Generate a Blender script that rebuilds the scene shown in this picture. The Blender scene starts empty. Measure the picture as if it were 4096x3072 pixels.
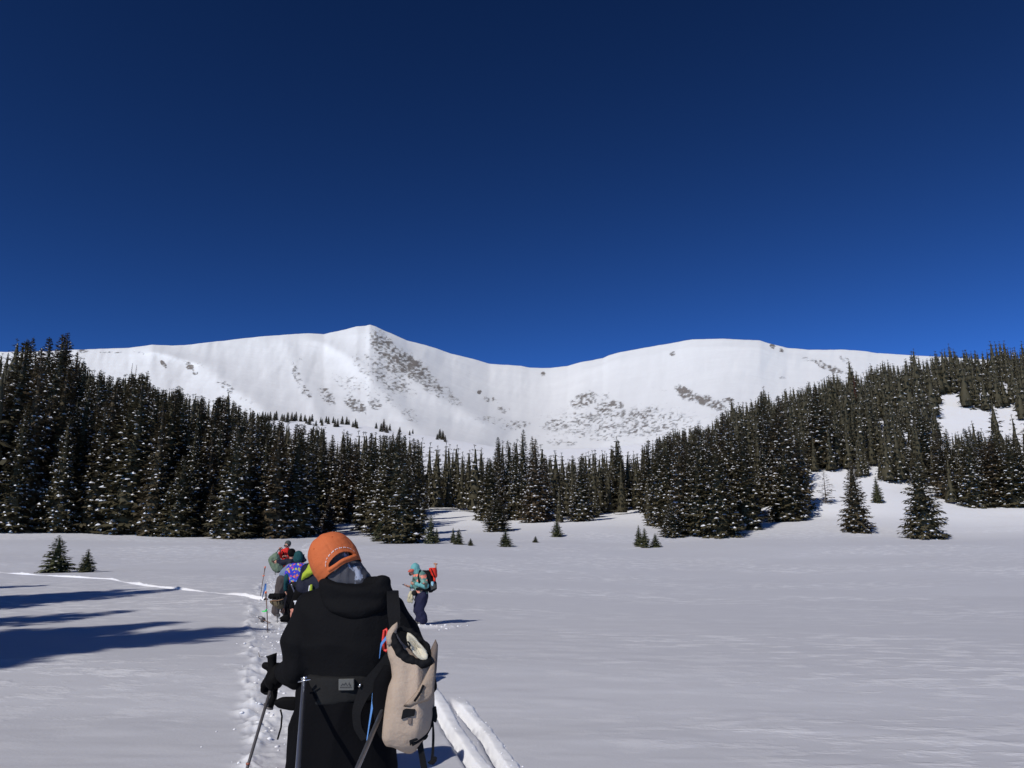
import bpy, bmesh, math, random
import numpy as np
from mathutils import Vector, Matrix, Quaternion, noise as mnoise

R = math.radians
sc = bpy.context.scene
COL = sc.collection
rng = np.random.default_rng(7)
random.seed(7)

# ------------------------------------------------------------------ camera
F, CX, CY = 3100.0, 2048.0, 1536.0          # focal length and centre of the 4096 x 3072 photograph, in its pixels
PITCH = R(13.15)
SP, CP = math.sin(PITCH), math.cos(PITCH)
EYE = 1.6
cam = bpy.data.cameras.new('camera')
cam.sensor_width = 36
cam.lens = F / 4096 * 36
cam.clip_start = 0.05
cam.clip_end = 20000
camo = bpy.data.objects.new('camera', cam)
COL.objects.link(camo)
camo.location = (0, 0, EYE)
camo.rotation_euler = (math.pi / 2 + PITCH, 0, 0)
sc.camera = camo

# ------------------------------------------------------------------ sky, sun, exposure
SUN_EL, SHADOW_AZ = R(38), R(35)            # shadows fall ahead and to the right of the view
world = bpy.data.worlds.new('World')
sc.world = world
world.use_nodes = True
wn = world.node_tree
sky = wn.nodes.new('ShaderNodeTexSky')
sky.sky_type = 'NISHITA'
sky.sun_disc = False
sky.sun_elevation = SUN_EL
sky.sun_rotation = SHADOW_AZ + math.pi
sky.altitude, sky.air_density, sky.dust_density, sky.ozone_density = 3500, 0.6, 0.0, 5.0
gam = wn.nodes.new('ShaderNodeGamma')       # deep high-altitude blue, the same everywhere in the sky
gam.inputs[1].default_value = 1.75
wn.links.new(sky.outputs[0], gam.inputs[0])
wbal = wn.nodes.new('ShaderNodeMix')         # the camera's cool white balance
wbal.data_type = 'RGBA'; wbal.blend_type = 'MULTIPLY'; wbal.inputs[0].default_value = 1; wbal.inputs[7].default_value = (0.84, 1.04, 0.96, 1)
wn.links.new(gam.outputs[0], wbal.inputs[6])
wn.links.new(wbal.outputs[2], wn.nodes['Background'].inputs[0])
wn.nodes['Background'].inputs[1].default_value = 0.051
sun = bpy.data.lights.new('sun', 'SUN')
sun.energy = 3.3
sun.angle = R(0.53)
sun.color = (1.0, 0.955, 0.9)
suno = bpy.data.objects.new('sun', sun)
COL.objects.link(suno)
sdir = Vector((math.sin(SHADOW_AZ) * math.cos(SUN_EL), math.cos(SHADOW_AZ) * math.cos(SUN_EL), -math.sin(SUN_EL)))
suno.rotation_euler = sdir.to_track_quat('-Z', 'Y').to_euler()
suno.location = (-40, -60, 60)
vs = sc.view_settings
vs.view_transform = 'Standard'
vs.look = 'None'
vs.exposure = 0
vs.gamma = 1
vs.use_curve_mapping = False
sc.render.engine = 'CYCLES'
sc.cycles.max_bounces = 6
sc.cycles.diffuse_bounces = 3
sc.cycles.transparent_max_bounces = 8

# ------------------------------------------------------------------ helpers
def pt(px, py, Y):
    """World point at depth Y seen at photograph pixel (px, py)."""
    xc, yc = (px - CX) / F, -(py - CY) / F
    d = Vector((xc, CP - yc * SP, SP + yc * CP))
    d *= Y / d.y
    return Vector((d.x, d.y, d.z + EYE))

def el(py):
    """Tangent of elevation (Z/Y) of photograph row py."""
    yc = -(np.asarray(py, float) - CY) / F
    return (SP + yc * CP) / (CP - yc * SP)

def tag(o, label=None, cat=None, group=None, kind=None):
    if label: o['label'] = label
    if cat: o['category'] = cat
    if group: o['group'] = group
    if kind: o['kind'] = kind
    return o

def link(name, me, parent=None):
    o = bpy.data.objects.new(name, me)
    COL.objects.link(o)
    if parent is not None:
        o.parent = parent
    return o

def empty(name, loc=(0, 0, 0), rz=0):
    o = bpy.data.objects.new(name, None)
    o.empty_display_size = 0.2
    COL.objects.link(o)
    o.location = loc
    o.rotation_euler = (0, 0, rz)
    return o

def mesh_np(name, verts, faces, mats=(), smooth=False, mat_idx=None):
    """Mesh from numpy arrays: faces is (n,3) or (n,4)."""
    verts = np.asarray(verts, np.float32)
    faces = np.asarray(faces, np.int32)
    me = bpy.data.meshes.new(name)
    me.vertices.add(len(verts))
    me.vertices.foreach_set('co', verts.ravel())
    k = faces.shape[1]
    me.loops.add(faces.size)
    me.loops.foreach_set('vertex_index', faces.ravel())
    me.polygons.add(len(faces))
    me.polygons.foreach_set('loop_start', np.arange(0, faces.size, k, dtype=np.int32))
    if smooth:
        me.polygons.foreach_set('use_smooth', np.ones(len(faces), bool))
    for m in (mats if isinstance(mats, (list, tuple)) else [mats]):
        me.materials.append(m)
    if mat_idx is not None:
        me.polygons.foreach_set('material_index', np.asarray(mat_idx, np.int32))
    me.update(calc_edges=True)
    return me

def grid_faces(nr, nc, wrap=False):
    r = np.arange(nr - 1)[:, None]
    c = np.arange(nc if wrap else nc - 1)[None, :]
    c2 = (c + 1) % nc
    a, b, d, e = r * nc + c, r * nc + c2, (r + 1) * nc + c2, (r + 1) * nc + c
    return np.stack([a, b, d, e], -1).reshape(-1, 4)

def vnoise(x, y, seed=0):
    """Smooth value noise in numpy, -1..1."""
    xi, yi = np.floor(x).astype(np.int64), np.floor(y).astype(np.int64)
    xf, yf = x - xi, y - yi
    u, v = xf * xf * xf * (xf * (xf * 6 - 15) + 10), yf * yf * yf * (yf * (yf * 6 - 15) + 10)
    def h(i, j):
        n = (i * 374761393 + j * 668265263 + seed * 974634777) & 0x7fffffff
        n = ((n ^ (n >> 13)) * 1274126177) & 0x7fffffff
        n = n ^ (n >> 16)
        return (n & 0xffff) / 32767.5 - 1
    return (h(xi, yi) * (1 - u) + h(xi + 1, yi) * u) * (1 - v) + (h(xi, yi + 1) * (1 - u) + h(xi + 1, yi + 1) * u) * v

def fbm(x, y, o=4, seed=0):
    s, a = 0, 1
    for k in range(o):
        s = s + a * vnoise(x * 2 ** k, y * 2 ** k, seed + k)
        a *= 0.5
    return s / 1.9

# ------------------------------------------------------------------ materials
MATS = {}
def nodes_of(name):
    m = bpy.data.materials.new(name)
    m.use_nodes = True
    nt = m.node_tree
    return m, nt, nt.nodes['Principled BSDF']

def setin(b, **kw):
    for k, v in kw.items():
        b.inputs[k].default_value = v

def rgb(h):
    """sRGB 0-255 triple to linear RGBA."""
    o = []
    for c in h:
        c /= 255
        o.append(c / 12.92 if c <= 0.04045 else ((c + 0.055) / 1.055) ** 2.4)
    return (*o, 1)

def cloth(name, col, rough=0.85, scale=60, var=0.25, bump=0.25, col2=None, big=6, sheen=0.0, bdist=0.004, spec=0.3):
    """Fabric: fine weave bump, soft wrinkles and slight colour variation."""
    if name in MATS: return MATS[name]
    m, nt, b = nodes_of(name)
    N, L = nt.nodes, nt.links
    tc = N.new('ShaderNodeTexCoord')
    n1 = N.new('ShaderNodeTexNoise'); setin(n1, Scale=big, Detail=5.0, Roughness=0.6)
    n2 = N.new('ShaderNodeTexNoise'); setin(n2, Scale=scale, Detail=3.0)
    L.new(tc.outputs['Object'], n1.inputs['Vector']); L.new(tc.outputs['Object'], n2.inputs['Vector'])
    mx = N.new('ShaderNodeMix'); mx.data_type = 'RGBA'
    c2 = col2 or tuple(c * (1 - var) for c in col[:3])
    mx.inputs[6].default_value = (*col[:3], 1); mx.inputs[7].default_value = (*c2[:3], 1)
    L.new(n1.outputs[0], mx.inputs[0])
    L.new(mx.outputs[2], b.inputs['Base Color'])
    ad = N.new('ShaderNodeMath'); ad.operation = 'MULTIPLY_ADD'; ad.inputs[1].default_value = 0.35
    L.new(n2.outputs[0], ad.inputs[0]); L.new(n1.outputs[0], ad.inputs[2])
    bp = N.new('ShaderNodeBump'); setin(bp, Strength=bump, Distance=bdist * 5)
    L.new(ad.outputs[0], bp.inputs['Height']); L.new(bp.outputs[0], b.inputs['Normal'])
    setin(b, Roughness=rough)
    b.inputs['Specular IOR Level'].default_value = spec
    if sheen: b.inputs['Sheen Weight'].default_value = sheen
    MATS[name] = m
    return m

def plain(name, col, rough=0.5, metal=0.0, var=0.15, scale=40):
    if name in MATS: return MATS[name]
    m, nt, b = nodes_of(name)
    N, L = nt.nodes, nt.links
    tc = N.new('ShaderNodeTexCoord')
    n1 = N.new('ShaderNodeTexNoise'); setin(n1, Scale=scale, Detail=4.0)
    L.new(tc.outputs['Object'], n1.inputs['Vector'])
    mx = N.new('ShaderNodeMix'); mx.data_type = 'RGBA'
    mx.inputs[6].default_value = (*[c * (1 - var) for c in col[:3]], 1)
    mx.inputs[7].default_value = (*[min(1, c * (1 + var)) for c in col[:3]], 1)
    L.new(n1.outputs[0], mx.inputs[0]); L.new(mx.outputs[2], b.inputs['Base Color'])
    setin(b, Roughness=rough, Metallic=metal)
    MATS[name] = m
    return m

def snow_mat(name, c1, c2, ripple=True, far=False):
    m, nt, b = nodes_of(name)
    N, L = nt.nodes, nt.links
    tc = N.new('ShaderNodeTexCoord')
    def noise(scale, detail, vec=None, sx=1, sy=1, rot=0, rough=0.5):
        mp = N.new('ShaderNodeMapping')
        mp.inputs['Scale'].default_value = (sx, sy, 1)
        mp.inputs['Rotation'].default_value = (0, 0, rot)
        L.new(tc.outputs['Object'], mp.inputs[0])
        n = N.new('ShaderNodeTexNoise'); setin(n, Scale=scale, Detail=detail, Roughness=rough)
        L.new(mp.outputs[0], n.inputs['Vector'])
        return n.outputs[0]
    def rng_(s, a, b_, lo=0.0, hi=1.0):
        r = N.new('ShaderNodeMapRange'); r.interpolation_type = 'SMOOTHSTEP'
        setin(r, **{'From Min': a, 'From Max': b_, 'To Min': lo, 'To Max': hi})
        L.new(s, r.inputs[0]); return r.outputs[0]
    def mul(a, c, op='MULTIPLY'):
        n = N.new('ShaderNodeMath'); n.operation = op
        for i, v in enumerate((a, c)):
            if isinstance(v, (int, float)): n.inputs[i].default_value = v
            else: L.new(v, n.inputs[i])
        return n.outputs[0]
    # wind-packed patches (big), with crust ripples (small) running across the wind
    patch = rng_(noise(0.11, 4, sx=0.5, sy=1.0, rot=0.2), 0.43, 0.60, 0.10, 1.0)
    rip = rng_(noise(2.1, 5, sx=0.62, sy=1.15, rot=0.15, rough=0.62), 0.46, 0.66)
    fine = noise(30, 3)
    crust = mul(patch, rip)
    mx = N.new('ShaderNodeMix'); mx.data_type = 'RGBA'
    mx.inputs[6].default_value = (*c1, 1); mx.inputs[7].default_value = (*c2, 1)
    L.new(crust, mx.inputs[0])
    at = N.new('ShaderNodeAttribute'); at.attribute_name = 'fresh_and_painted_light'
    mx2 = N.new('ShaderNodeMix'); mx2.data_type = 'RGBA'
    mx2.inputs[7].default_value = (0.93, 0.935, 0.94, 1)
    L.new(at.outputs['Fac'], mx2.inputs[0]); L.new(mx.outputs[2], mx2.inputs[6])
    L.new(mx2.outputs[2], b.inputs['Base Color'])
    h = mul(mul(crust, 0.024), mul(noise(0.5, 3, sx=0.5), 0.07), 'ADD')
    h = mul(h, mul(fine, 0.0025), 'ADD')
    bp = N.new('ShaderNodeBump'); setin(bp, Strength=0.7, Distance=1.0)
    L.new(h, bp.inputs['Height']); L.new(bp.outputs[0], b.inputs['Normal'])
    setin(b, Roughness=0.6)
    b.inputs['Specular IOR Level'].default_value = 0.25
    return m
# ------------------------------------------------------------------ lie of the land
# heights of the snow by direction (columns) and distance (rows), surveyed as elevation above eye level
COLS = np.array([-1500, 0, 500, 1000, 1400, 1700, 2048, 2400, 2700, 3000, 3300, 3600, 3900, 4096, 5600], float)
ROWS = [
 (12,  [2645, 2645, 2640, 2640, 2650, 2660, 2665, 2668, 2670, 2672, 2672, 2672, 2672, 2672, 2672]),
 (16,  [2545, 2545, 2545, 2545, 2555, 2560, 2565, 2568, 2570, 2570, 2570, 2570, 2570, 2570, 2570]),
 (20,  [2475, 2475, 2475, 2470, 2490, 2510, 2512, 2510, 2506, 2506, 2506, 2506, 2506, 2506, 2506]),
 (25,  [2400, 2400, 2395, 2380, 2410, 2440, 2450, 2455, 2455, 2455, 2455, 2455, 2455, 2455, 2455]),
 (35,  [2330, 2330, 2328, 2325, 2340, 2370, 2380, 2390, 2395, 2395, 2395, 2392, 2390, 2390, 2380]),
 (48,  [2280, 2282, 2282, 2278, 2275, 2290, 2300, 2310, 2320, 2320, 2318, 2310, 2300, 2300, 2290]),
 (65,  [2200, 2215, 2225, 2225, 2215, 2215, 2222, 2235, 2245, 2245, 2240, 2230, 2225, 2220, 2210]),
 (85,  [2110, 2138, 2150, 2160, 2165, 2165, 2170, 2170, 2165, 2155, 2145, 2150, 2150, 2140, 2120]),
 (110, [2060, 2105, 2110, 2130, 2125, 2115, 2108, 2088, 2100, 2085, 2070, 2060, 2070, 2060, 2020]),
 (140, [1950, 2000, 2020, 2080, 2080, 2065, 2068, 2062, 2040, 2005, 1940, 1950, 2005, 2010, 1980]),
 (180, [1800, 1850, 1880, 2010, 2030, 2020, 2040, 2020, 1960, 1880, 1840, 1820, 1830, 1850, 1820]),
 (240, [1650, 1690, 1760, 1890, 1955, 1970, 1990, 1980, 1890, 1780, 1720, 1650, 1640, 1650, 1600]),
 (320, [1540, 1570, 1680, 1800, 1870, 1895, 1925, 1920, 1840, 1720, 1620, 1560, 1530, 1520, 1480]),
 (420, [1530, 1560, 1660, 1740, 1785, 1810, 1850, 1850, 1790, 1700, 1600, 1540, 1500, 1480, 1440]),
 (560, [1550, 1580, 1640, 1668, 1692, 1738, 1795, 1790, 1760, 1700, 1620, 1560, 1520, 1500, 1440]),
]
LA = np.arctan((COLS - CX) / F * CP)
_Y = np.array([1.0, 3, 5, 7, 9] + [r[0] for r in ROWS])
_E = np.vstack([np.repeat(-EYE / _Y[:5, None], len(COLS), 1)] + [el(r[1])[None] for r in ROWS])   # Z/Y
_da = np.linspace(-math.pi, math.pi, 721)
_dl = np.linspace(math.log(0.8), math.log(5000), 421)
def _survey():
    T = np.zeros((len(_dl), len(_da)))
    rows = []
    for a in _da:
        ac = min(max(a, LA[0]), LA[-1])
        e = np.array([np.interp(ac, LA, _E[i]) for i in range(len(_Y))])
        z = EYE + e * _Y
        d = _Y / math.cos(ac)
        zz = np.interp(_dl, np.log(d), z)
        D = np.exp(_dl)
        far = D > d[-1]
        zz[far] = z[-1] - 0.10 * (D[far] - d[-1])
        over = max(0.0, abs(a) - 0.75)
        k = math.exp(-(over / 0.55) ** 2)                 # the valley opens and flattens behind the viewer
        low = np.where(D > 560, -10 - 0.02 * (D - 560), -0.012 * D)
        rows.append(zz * k + low * (1 - k))
    T = np.array(rows).T
    for _ in range(3):                                   # round the hill forms off
        T[1:-1] = (T[:-2] + 2 * T[1:-1] + T[2:]) / 4
        T = (np.roll(T, 1, 1) + 2 * T + np.roll(T, -1, 1)) / 4
    return T
_T = _survey()
def base_z(x, y):
    x, y = np.asarray(x, float), np.asarray(y, float)
    a, l = np.arctan2(x, y), np.log(np.maximum(np.hypot(x, y), 0.81))
    fa = (a + math.pi) / (2 * math.pi) * 720
    fl = np.clip((l - _dl[0]) / (_dl[-1] - _dl[0]) * 420, 0, 419.999)
    ia, il = np.clip(fa.astype(int), 0, 719), fl.astype(int)
    ua, ul = fa - ia, fl - il
    return ((_T[il, ia] * (1 - ua) + _T[il, ia + 1] * ua) * (1 - ul) + (_T[il + 1, ia] * (1 - ua) + _T[il + 1, ia + 1] * ua) * ul)

def hit(px, py):
    """Where the line of sight through a photograph pixel meets the snow."""
    Y = np.exp(np.linspace(math.log(2.5), math.log(600), 6000))
    d = pt(px, py, 1.0) - Vector((0, 0, EYE))
    gap = EYE + d.z * Y - base_z(d.x * Y, Y)
    i = int(np.argmax(gap < 0))
    return d.x * Y[i], Y[i]

def polyline_dist(x, y, P):
    """Distance to a polyline and signed side, arc position."""
    best = np.full(x.shape, 1e9); side = np.zeros(x.shape); arc = np.zeros(x.shape); s0 = 0
    for (x0, y0), (x1, y1) in zip(P[:-1], P[1:]):
        dx, dy = x1 - x0, y1 - y0
        L2 = dx * dx + dy * dy
        t = np.clip(((x - x0) * dx + (y - y0) * dy) / L2, 0, 1)
        ex, ey = x - (x0 + t * dx), y - (y0 + t * dy)
        d = np.hypot(ex, ey)
        m = d < best
        best = np.where(m, d, best)
        side = np.where(m, np.sign(ex * dy - ey * dx), side)
        arc = np.where(m, s0 + t * math.sqrt(L2), arc)
        s0 += math.sqrt(L2)
    return best, side, arc

TRAIL = [(-0.75, 1.0), (-0.95, 3.4)] + [hit(*p) for p in ((1118, 3072), (1125, 2860), (1120, 2700), (1112, 2560), (1085, 2440), (1062, 2385), (1105, 2320), (1165, 2262), (1200, 2225), (1232, 2190), (1262, 2168), (1300, 2150))] 
SKIA = [hit(*p) for p in ((2060, 3160), (2000, 3072), (1905, 2925), (1800, 2795))]
SKIB = [hit(*p) for p in ((1960, 3180), (1885, 3072), (1800, 2950), (1735, 2830), (1690, 2760), (1600, 2660))]
SKIC = [hit(*p) for p in ((-700, 2225), (-120, 2268), (60, 2290), (250, 2308), (450, 2318), (560, 2345), (760, 2362), (1000, 2390), (1075, 2402))]
PHONE = hit(1672, 2508)

def disturb(x, y):
    """Height change and fraction of freshly broken snow along the tracks."""
    dz = np.zeros(x.shape); fr = np.zeros(x.shape)
    near = np.hypot(x, y) < 130
    xs, ys = x[near], y[near]
    d, s, a = polyline_dist(xs, ys, TRAIL)
    w = 0.24 + 0.07 * vnoise(a * 1.3, a * 0, 3) + np.clip((a - 7) * 0.02, 0, 0.2)
    m = np.clip(1.25 - (d / w) ** 2, 0, 1) * np.clip(a - 0.5, 0, 1)
    lump = fbm(xs * 5.5, ys * 5.5, 4, 11)
    step = fbm(xs * 2.3 + 9, ys * 2.3, 2, 21)
    patchy = np.clip(0.35 + 1.1 * fbm(xs * 1.1 + 4, ys * 0.8, 2, 91), 0, 1)
    m = m * (0.3 + 0.7 * patchy)
    z1 = m * (-0.035 + 0.055 * lump + 0.05 * np.minimum(step, 0.2))
    rim = np.exp(-((d - w * 1.15) / 0.11) ** 2)
    z1 += rim * np.clip(0.01 + 0.08 * lump, -0.01, 0.2) * np.clip(a - 0.5, 0, 1)
    f1 = np.clip(m * 1.2 * (0.45 + 0.9 * lump) + rim * (0.25 + lump), 0, 1)
    # two ski tracks cut through the crust: a groove, its lit wall and broken slabs beside it
    for P, wd in ((SKIA, 0.045), (SKIB, 0.05)):
        d2, s2, a2 = polyline_dist(xs, ys, P)
        sd = d2 * s2
        end = np.clip(a2 * 3, 0, 1) * np.clip((sum(math.dist(p, q) for p, q in zip(P[:-1], P[1:])) - a2) * 2, 0, 1)
        rag = 0.02 * fbm(a2 * 7, a2 * 0 + wd * 90, 3, 5)
        groove = -0.07 * np.exp(-((sd + rag * 0.6) / (wd * 0.6)) ** 2)
        blk = np.floor(a2 * 2.2 + 0.6 * vnoise(a2 * 0.9, a2 * 0, 19))
        blk = np.sin(blk * 12.9898 + wd * 78) * 0.5 + 0.5
        slab = (0.030 + 0.022 * blk) * np.clip((0.062 + 0.03 * blk - np.abs(sd - 0.095 - rag)) / 0.015, 0, 1) * (0.9 + 0.2 * fbm(xs * 9, ys * 9, 3, 8)) * np.clip(1.3 - (sd - 0.02) / 0.25, 0.3, 1)
        z1 += (groove + slab) * end
        f1 = np.maximum(f1, end * np.clip((0.085 + 0.03 * blk - np.abs(sd - 0.09 - rag)) / 0.02, 0, 1) * (0.9 + 0.2 * lump))  # broken slabs, their sunlit brightness also painted into the colour
    # where the standing figure has trodden the snow down
    d4 = np.hypot((xs - PHONE[0] - 0.35), (ys - PHONE[1] + 0.1) * 1.6)
    m4 = np.clip(1.3 - (d4 / 0.75) ** 2, 0, 1)
    z1 += m4 * (0.02 + 0.07 * lump)
    f1 = np.maximum(f1, np.clip(m4 * (0.4 + 1.2 * lump), 0, 1))
    dz[near] = z1; fr[near] = f1
    return dz, fr

def undul(x, y):
    d = np.hypot(x, y)
    k = np.clip((d - 5) / 30, 0, 1)
    z = k * 0.12 * fbm(x * 0.07, y * 0.11, 3, 31) * np.clip(d / 60, 0.4, 3)
    patch = np.clip(fbm(x * 0.06 + 3, y * 0.09, 2, 41) * 2.2 + 0.25, 0, 1)
    z = z + patch * 0.014 * np.clip(fbm(x * 0.75, y * 1.9, 3, 51) * 1.8, -0.4, 1)      # wind ripples
    return z

def gz(x, y):
    x, y = np.asarray(x, float), np.asarray(y, float)
    return base_z(x, y) + undul(x, y)

def gz1(x, y):
    return float(gz(np.array([x]), np.array([y]))[0])

# ------------------------------------------------------------------ snow_ground: one sheet, all round
MS = snow_mat('snow', (0.585, 0.588, 0.615), (0.755, 0.755, 0.77))  # meadow colour set below the hill snow to stand for its weaker sunlight
def build_ground():
    fr = np.linspace(-0.62, 0.62, 820)
    fine = np.arctan(np.tan(fr))
    coarse = np.concatenate([np.linspace(0.62, math.pi, 90)[1:], np.linspace(-math.pi, -0.62, 90)[1:-1]])
    A = np.concatenate([fine, coarse])
    D = np.concatenate([np.exp(np.linspace(math.log(0.35), math.log(4.6), 26)),
                        1 / np.linspace(1 / 4.62, 1 / 60.0, 340), np.exp(np.linspace(math.log(60.5), math.log(700), 110)),
                        np.array([850, 1100, 1500, 2200, 3200, 4500])])
    aa, dd = np.meshgrid(A, D)
    x, y = (np.sin(aa) * dd).ravel(), (np.cos(aa) * dd).ravel()
    dz, fre = disturb(x, y)
    z = gz(x, y) + dz
    far = np.clip((np.hypot(x, y) - 88) / 40, 0, 0.9)      # hill snow painted brighter, for the stronger sun on the slopes
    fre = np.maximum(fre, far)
    v = np.stack([x, y, z], 1)
    f = grid_faces(len(D), len(A), wrap=True)
    c = np.array([[0, 0, float(gz1(0.01, 0.01))]])
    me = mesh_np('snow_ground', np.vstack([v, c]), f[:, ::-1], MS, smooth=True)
    at = me.attributes.new('fresh_and_painted_light', 'FLOAT', 'POINT')
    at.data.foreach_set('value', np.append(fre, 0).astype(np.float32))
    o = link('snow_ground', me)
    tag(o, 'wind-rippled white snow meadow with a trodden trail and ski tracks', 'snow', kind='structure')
build_ground()

# ------------------------------------------------------------------ old ski track crossing the meadow
def old_track():
    P = [Vector((x, y, 0)) for x, y in SKIC]
    pts = []
    for a, b in zip(P[:-1], P[1:]):
        n = max(2, int((b - a).length / 0.12))
        pts += [a.lerp(b, k / n) for k in range(n)]
    for _ in range(40): pts = [pts[0]] + [(pts[i - 1] + pts[i] * 2 + pts[i + 1]) / 4 for i in range(1, len(pts) - 1)] + [pts[-1]]
    V_ = []
    prof = [(-0.30, -0.01), (-0.20, 0.02), (-0.12, 0.075), (-0.03, 0.085), (0.06, 0.03), (0.12, 0.045), (0.2, 0.03), (0.30, -0.01)]
    for i, p in enumerate(pts):
        t = (pts[min(i + 1, len(pts) - 1)] - pts[max(i - 1, 0)]).normalized()
        nrm = Vector((-t.y, t.x, 0))
        w = 0.85 + 0.35 * mnoise.noise(Vector((i * 0.11, 0, 0))) + 0.15 * mnoise.noise(Vector((i * 0.6, 3, 0)))
        h = max(0.05, 0.62 + 1.0 * mnoise.noise(Vector((i * 0.035, 7, 0))))
        for k, (o, z) in enumerate(prof):
            q = p + nrm * o * w * 0.45
            V_.append((q.x, q.y, gz1(q.x, q.y) + (z * h * (1 + 0.4 * mnoise.noise(Vector((i * 0.5, k * 2.1, 1)))) if z > 0 else z - 0.02)))
    me = mesh_np('ski_track', np.array(V_), grid_faces(len(pts), len(prof)), snow_mat('track_snow', (0.84, 0.84, 0.85), (0.88, 0.88, 0.88)), smooth=True)
    tag(link('ski_track', me), 'thin bright old ski track crossing the meadow past two young spruces', 'ski track', kind='structure')
old_track()

# ------------------------------------------------------------------ mountain
RIDGE = [(-1400, 1500), (-700, 1440), (0, 1408), (193, 1405), (313, 1398), (386, 1396), (518, 1391), (609, 1379), (693, 1382), (741, 1380), (892, 1363), (1024, 1348), (1140, 1339), (1229, 1333), (1295, 1336), (1340, 1327),
         (1386, 1317), (1428, 1305), (1461, 1304), (1479, 1299), (1500, 1304), (1536, 1322), (1566, 1334), (1627, 1361), (1699, 1380), (1740, 1391), (1807, 1416), (1868, 1429), (1958, 1455), (2048, 1461),
         (2085, 1464), (2120, 1471), (2199, 1472), (2271, 1464), (2307, 1452), (2410, 1433), (2434, 1422), (2482, 1408), (2651, 1378), (2771, 1357), (2892, 1355), (3042, 1362), (3072, 1372), (3150, 1391),
         (3235, 1399), (3325, 1399), (3379, 1399), (3458, 1404), (3506, 1412), (3614, 1419), (3705, 1424), (3862, 1433), (4096, 1446), (4800, 1480), (5600, 1540)]
RDIST = [(-1400, 2200), (0, 2100), (600, 2200), (1229, 2700), (1480, 2900), (1800, 3150), (2200, 3300), (2500, 3000), (2850, 2600), (3300, 2400), (4096, 2200), (5600, 2200)]
BASEY = [(-1400, 1700), (0, 1740), (500, 1730), (900, 1715), (1200, 1718), (1500, 1740), (1750, 1760), (2048, 1830), (2400, 1840), (2700, 1810), (3000, 1760), (3400, 1700), (4096, 1620), (5600, 1600)]
# rock showing through the snow: (x, y, half width, half height, slant, density)
ROCKS = [
 (1545, 1400, 62, 95, 0.55, .62), (1640, 1465, 75, 85, 0.9, .66), (1735, 1545, 70, 70, 1.0, .52), (1480, 1350, 30, 40, .4, .4), (1800, 1590, 45, 45, .9, .5),
 (1195, 1440, 26, 35, .3, .38), (1185, 1495, 22, 60, .35, .52), (1220, 1565, 26, 40, .5, .55), (1305, 1580, 34, 50, .5, .56), (1370, 1530, 40, 60, .8, .46), (1420, 1620, 46, 45, .6, .62),
 (1500, 1615, 34, 30, .3, .62), (1440, 1545, 60, 70, .9, .42), (1470, 1480, 60, 90, .85, .44), (1550, 1590, 50, 70, .9, .42), (1640, 1660, 50, 40, .5, .46),
 (330, 1405, 25, 10, 0, .7), (440, 1409, 70, 6, .02, .55), (560, 1412, 50, 8, .1, .45), (655, 1458, 12, 22, .6, .68), (757, 1464, 20, 22, .6, .72), (780, 1492, 14, 12, .2, .6), (800, 1460, 18, 30, .7, .4), (905, 1545, 34, 40, .9, .5), (985, 1600, 50, 30, .5, .4), (380, 1445, 30, 14, .4, .35),
 (1918, 1568, 12, 10, 0, .75), (1965, 1600, 40, 20, .2, .5), (2010, 1640, 60, 22, .1, .46), (2172, 1496, 14, 12, 0, .7), (1960, 1680, 90, 24, .06, .44), (2060, 1700, 80, 26, -.1, .5),
 (2340, 1600, 70, 40, -.25, .58), (2440, 1628, 80, 34, -.12, .58), (2420, 1585, 40, 24, -.2, .45), (2560, 1660, 60, 22, .1, .58), (2610, 1640, 40, 20, 0, .5), (2700, 1672, 40, 16, .1, .5), (2330, 1662, 110, 26, -.1, .48), (2250, 1695, 130, 36, -.12, .5),
 (2745, 1575, 50, 34, .5, .66), (2800, 1600, 26, 26, .6, .7), (2850, 1612, 62, 30, .45, .6), (2910, 1600, 34, 14, .1, .6), (2640, 1560, 60, 20, .1, .35), (2690, 1415, 16, 14, 0, .6), (2600, 1540, 80, 30, .1, .3), (2500, 1700, 160, 34, 0, .45), (2680, 1720, 120, 34, .1, .42), (2400, 1745, 150, 28, .05, .45), (2250, 1770, 90, 20, .08, .5), (2900, 1650, 90, 24, 0, .3),
 (3090, 1384, 14, 12, .3, .75), (3125, 1402, 14, 10, .3, .6), (3280, 1455, 40, 20, .5, .6), (3340, 1478, 46, 18, .3, .62), (3380, 1440, 36, 16, .4, .5), (3230, 1440, 30, 14, .4, .45), (3300, 1500, 90, 30, .2, .3), (3130, 1510, 20, 8, 0, .5), (3050, 1600, 60, 20, 0, .35), (3090, 1500, 70, 30, 0, .25),
]
SPURS = [(([1479, 1545, 1640, 1760, 1880, 1960], [1299, 1385, 1480, 1580, 1650, 1700]), 260, 120), (([600, 830, 930, 1040, 1100], [1395, 1465, 1550, 1620, 1700]), 130, 100),
         (([1229, 1400, 1500, 1600, 1680], [1333, 1430, 1520, 1640, 1740]), 120, 80), (([1130, 1180, 1240, 1300], [1340, 1460, 1580, 1720]), 50, 50), (([2434, 2380, 2300], [1422, 1560, 1760]), 140, 150), (([3042, 2930, 2850, 2700], [1362, 1500, 1620, 1800]), 140, 200)]
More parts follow.
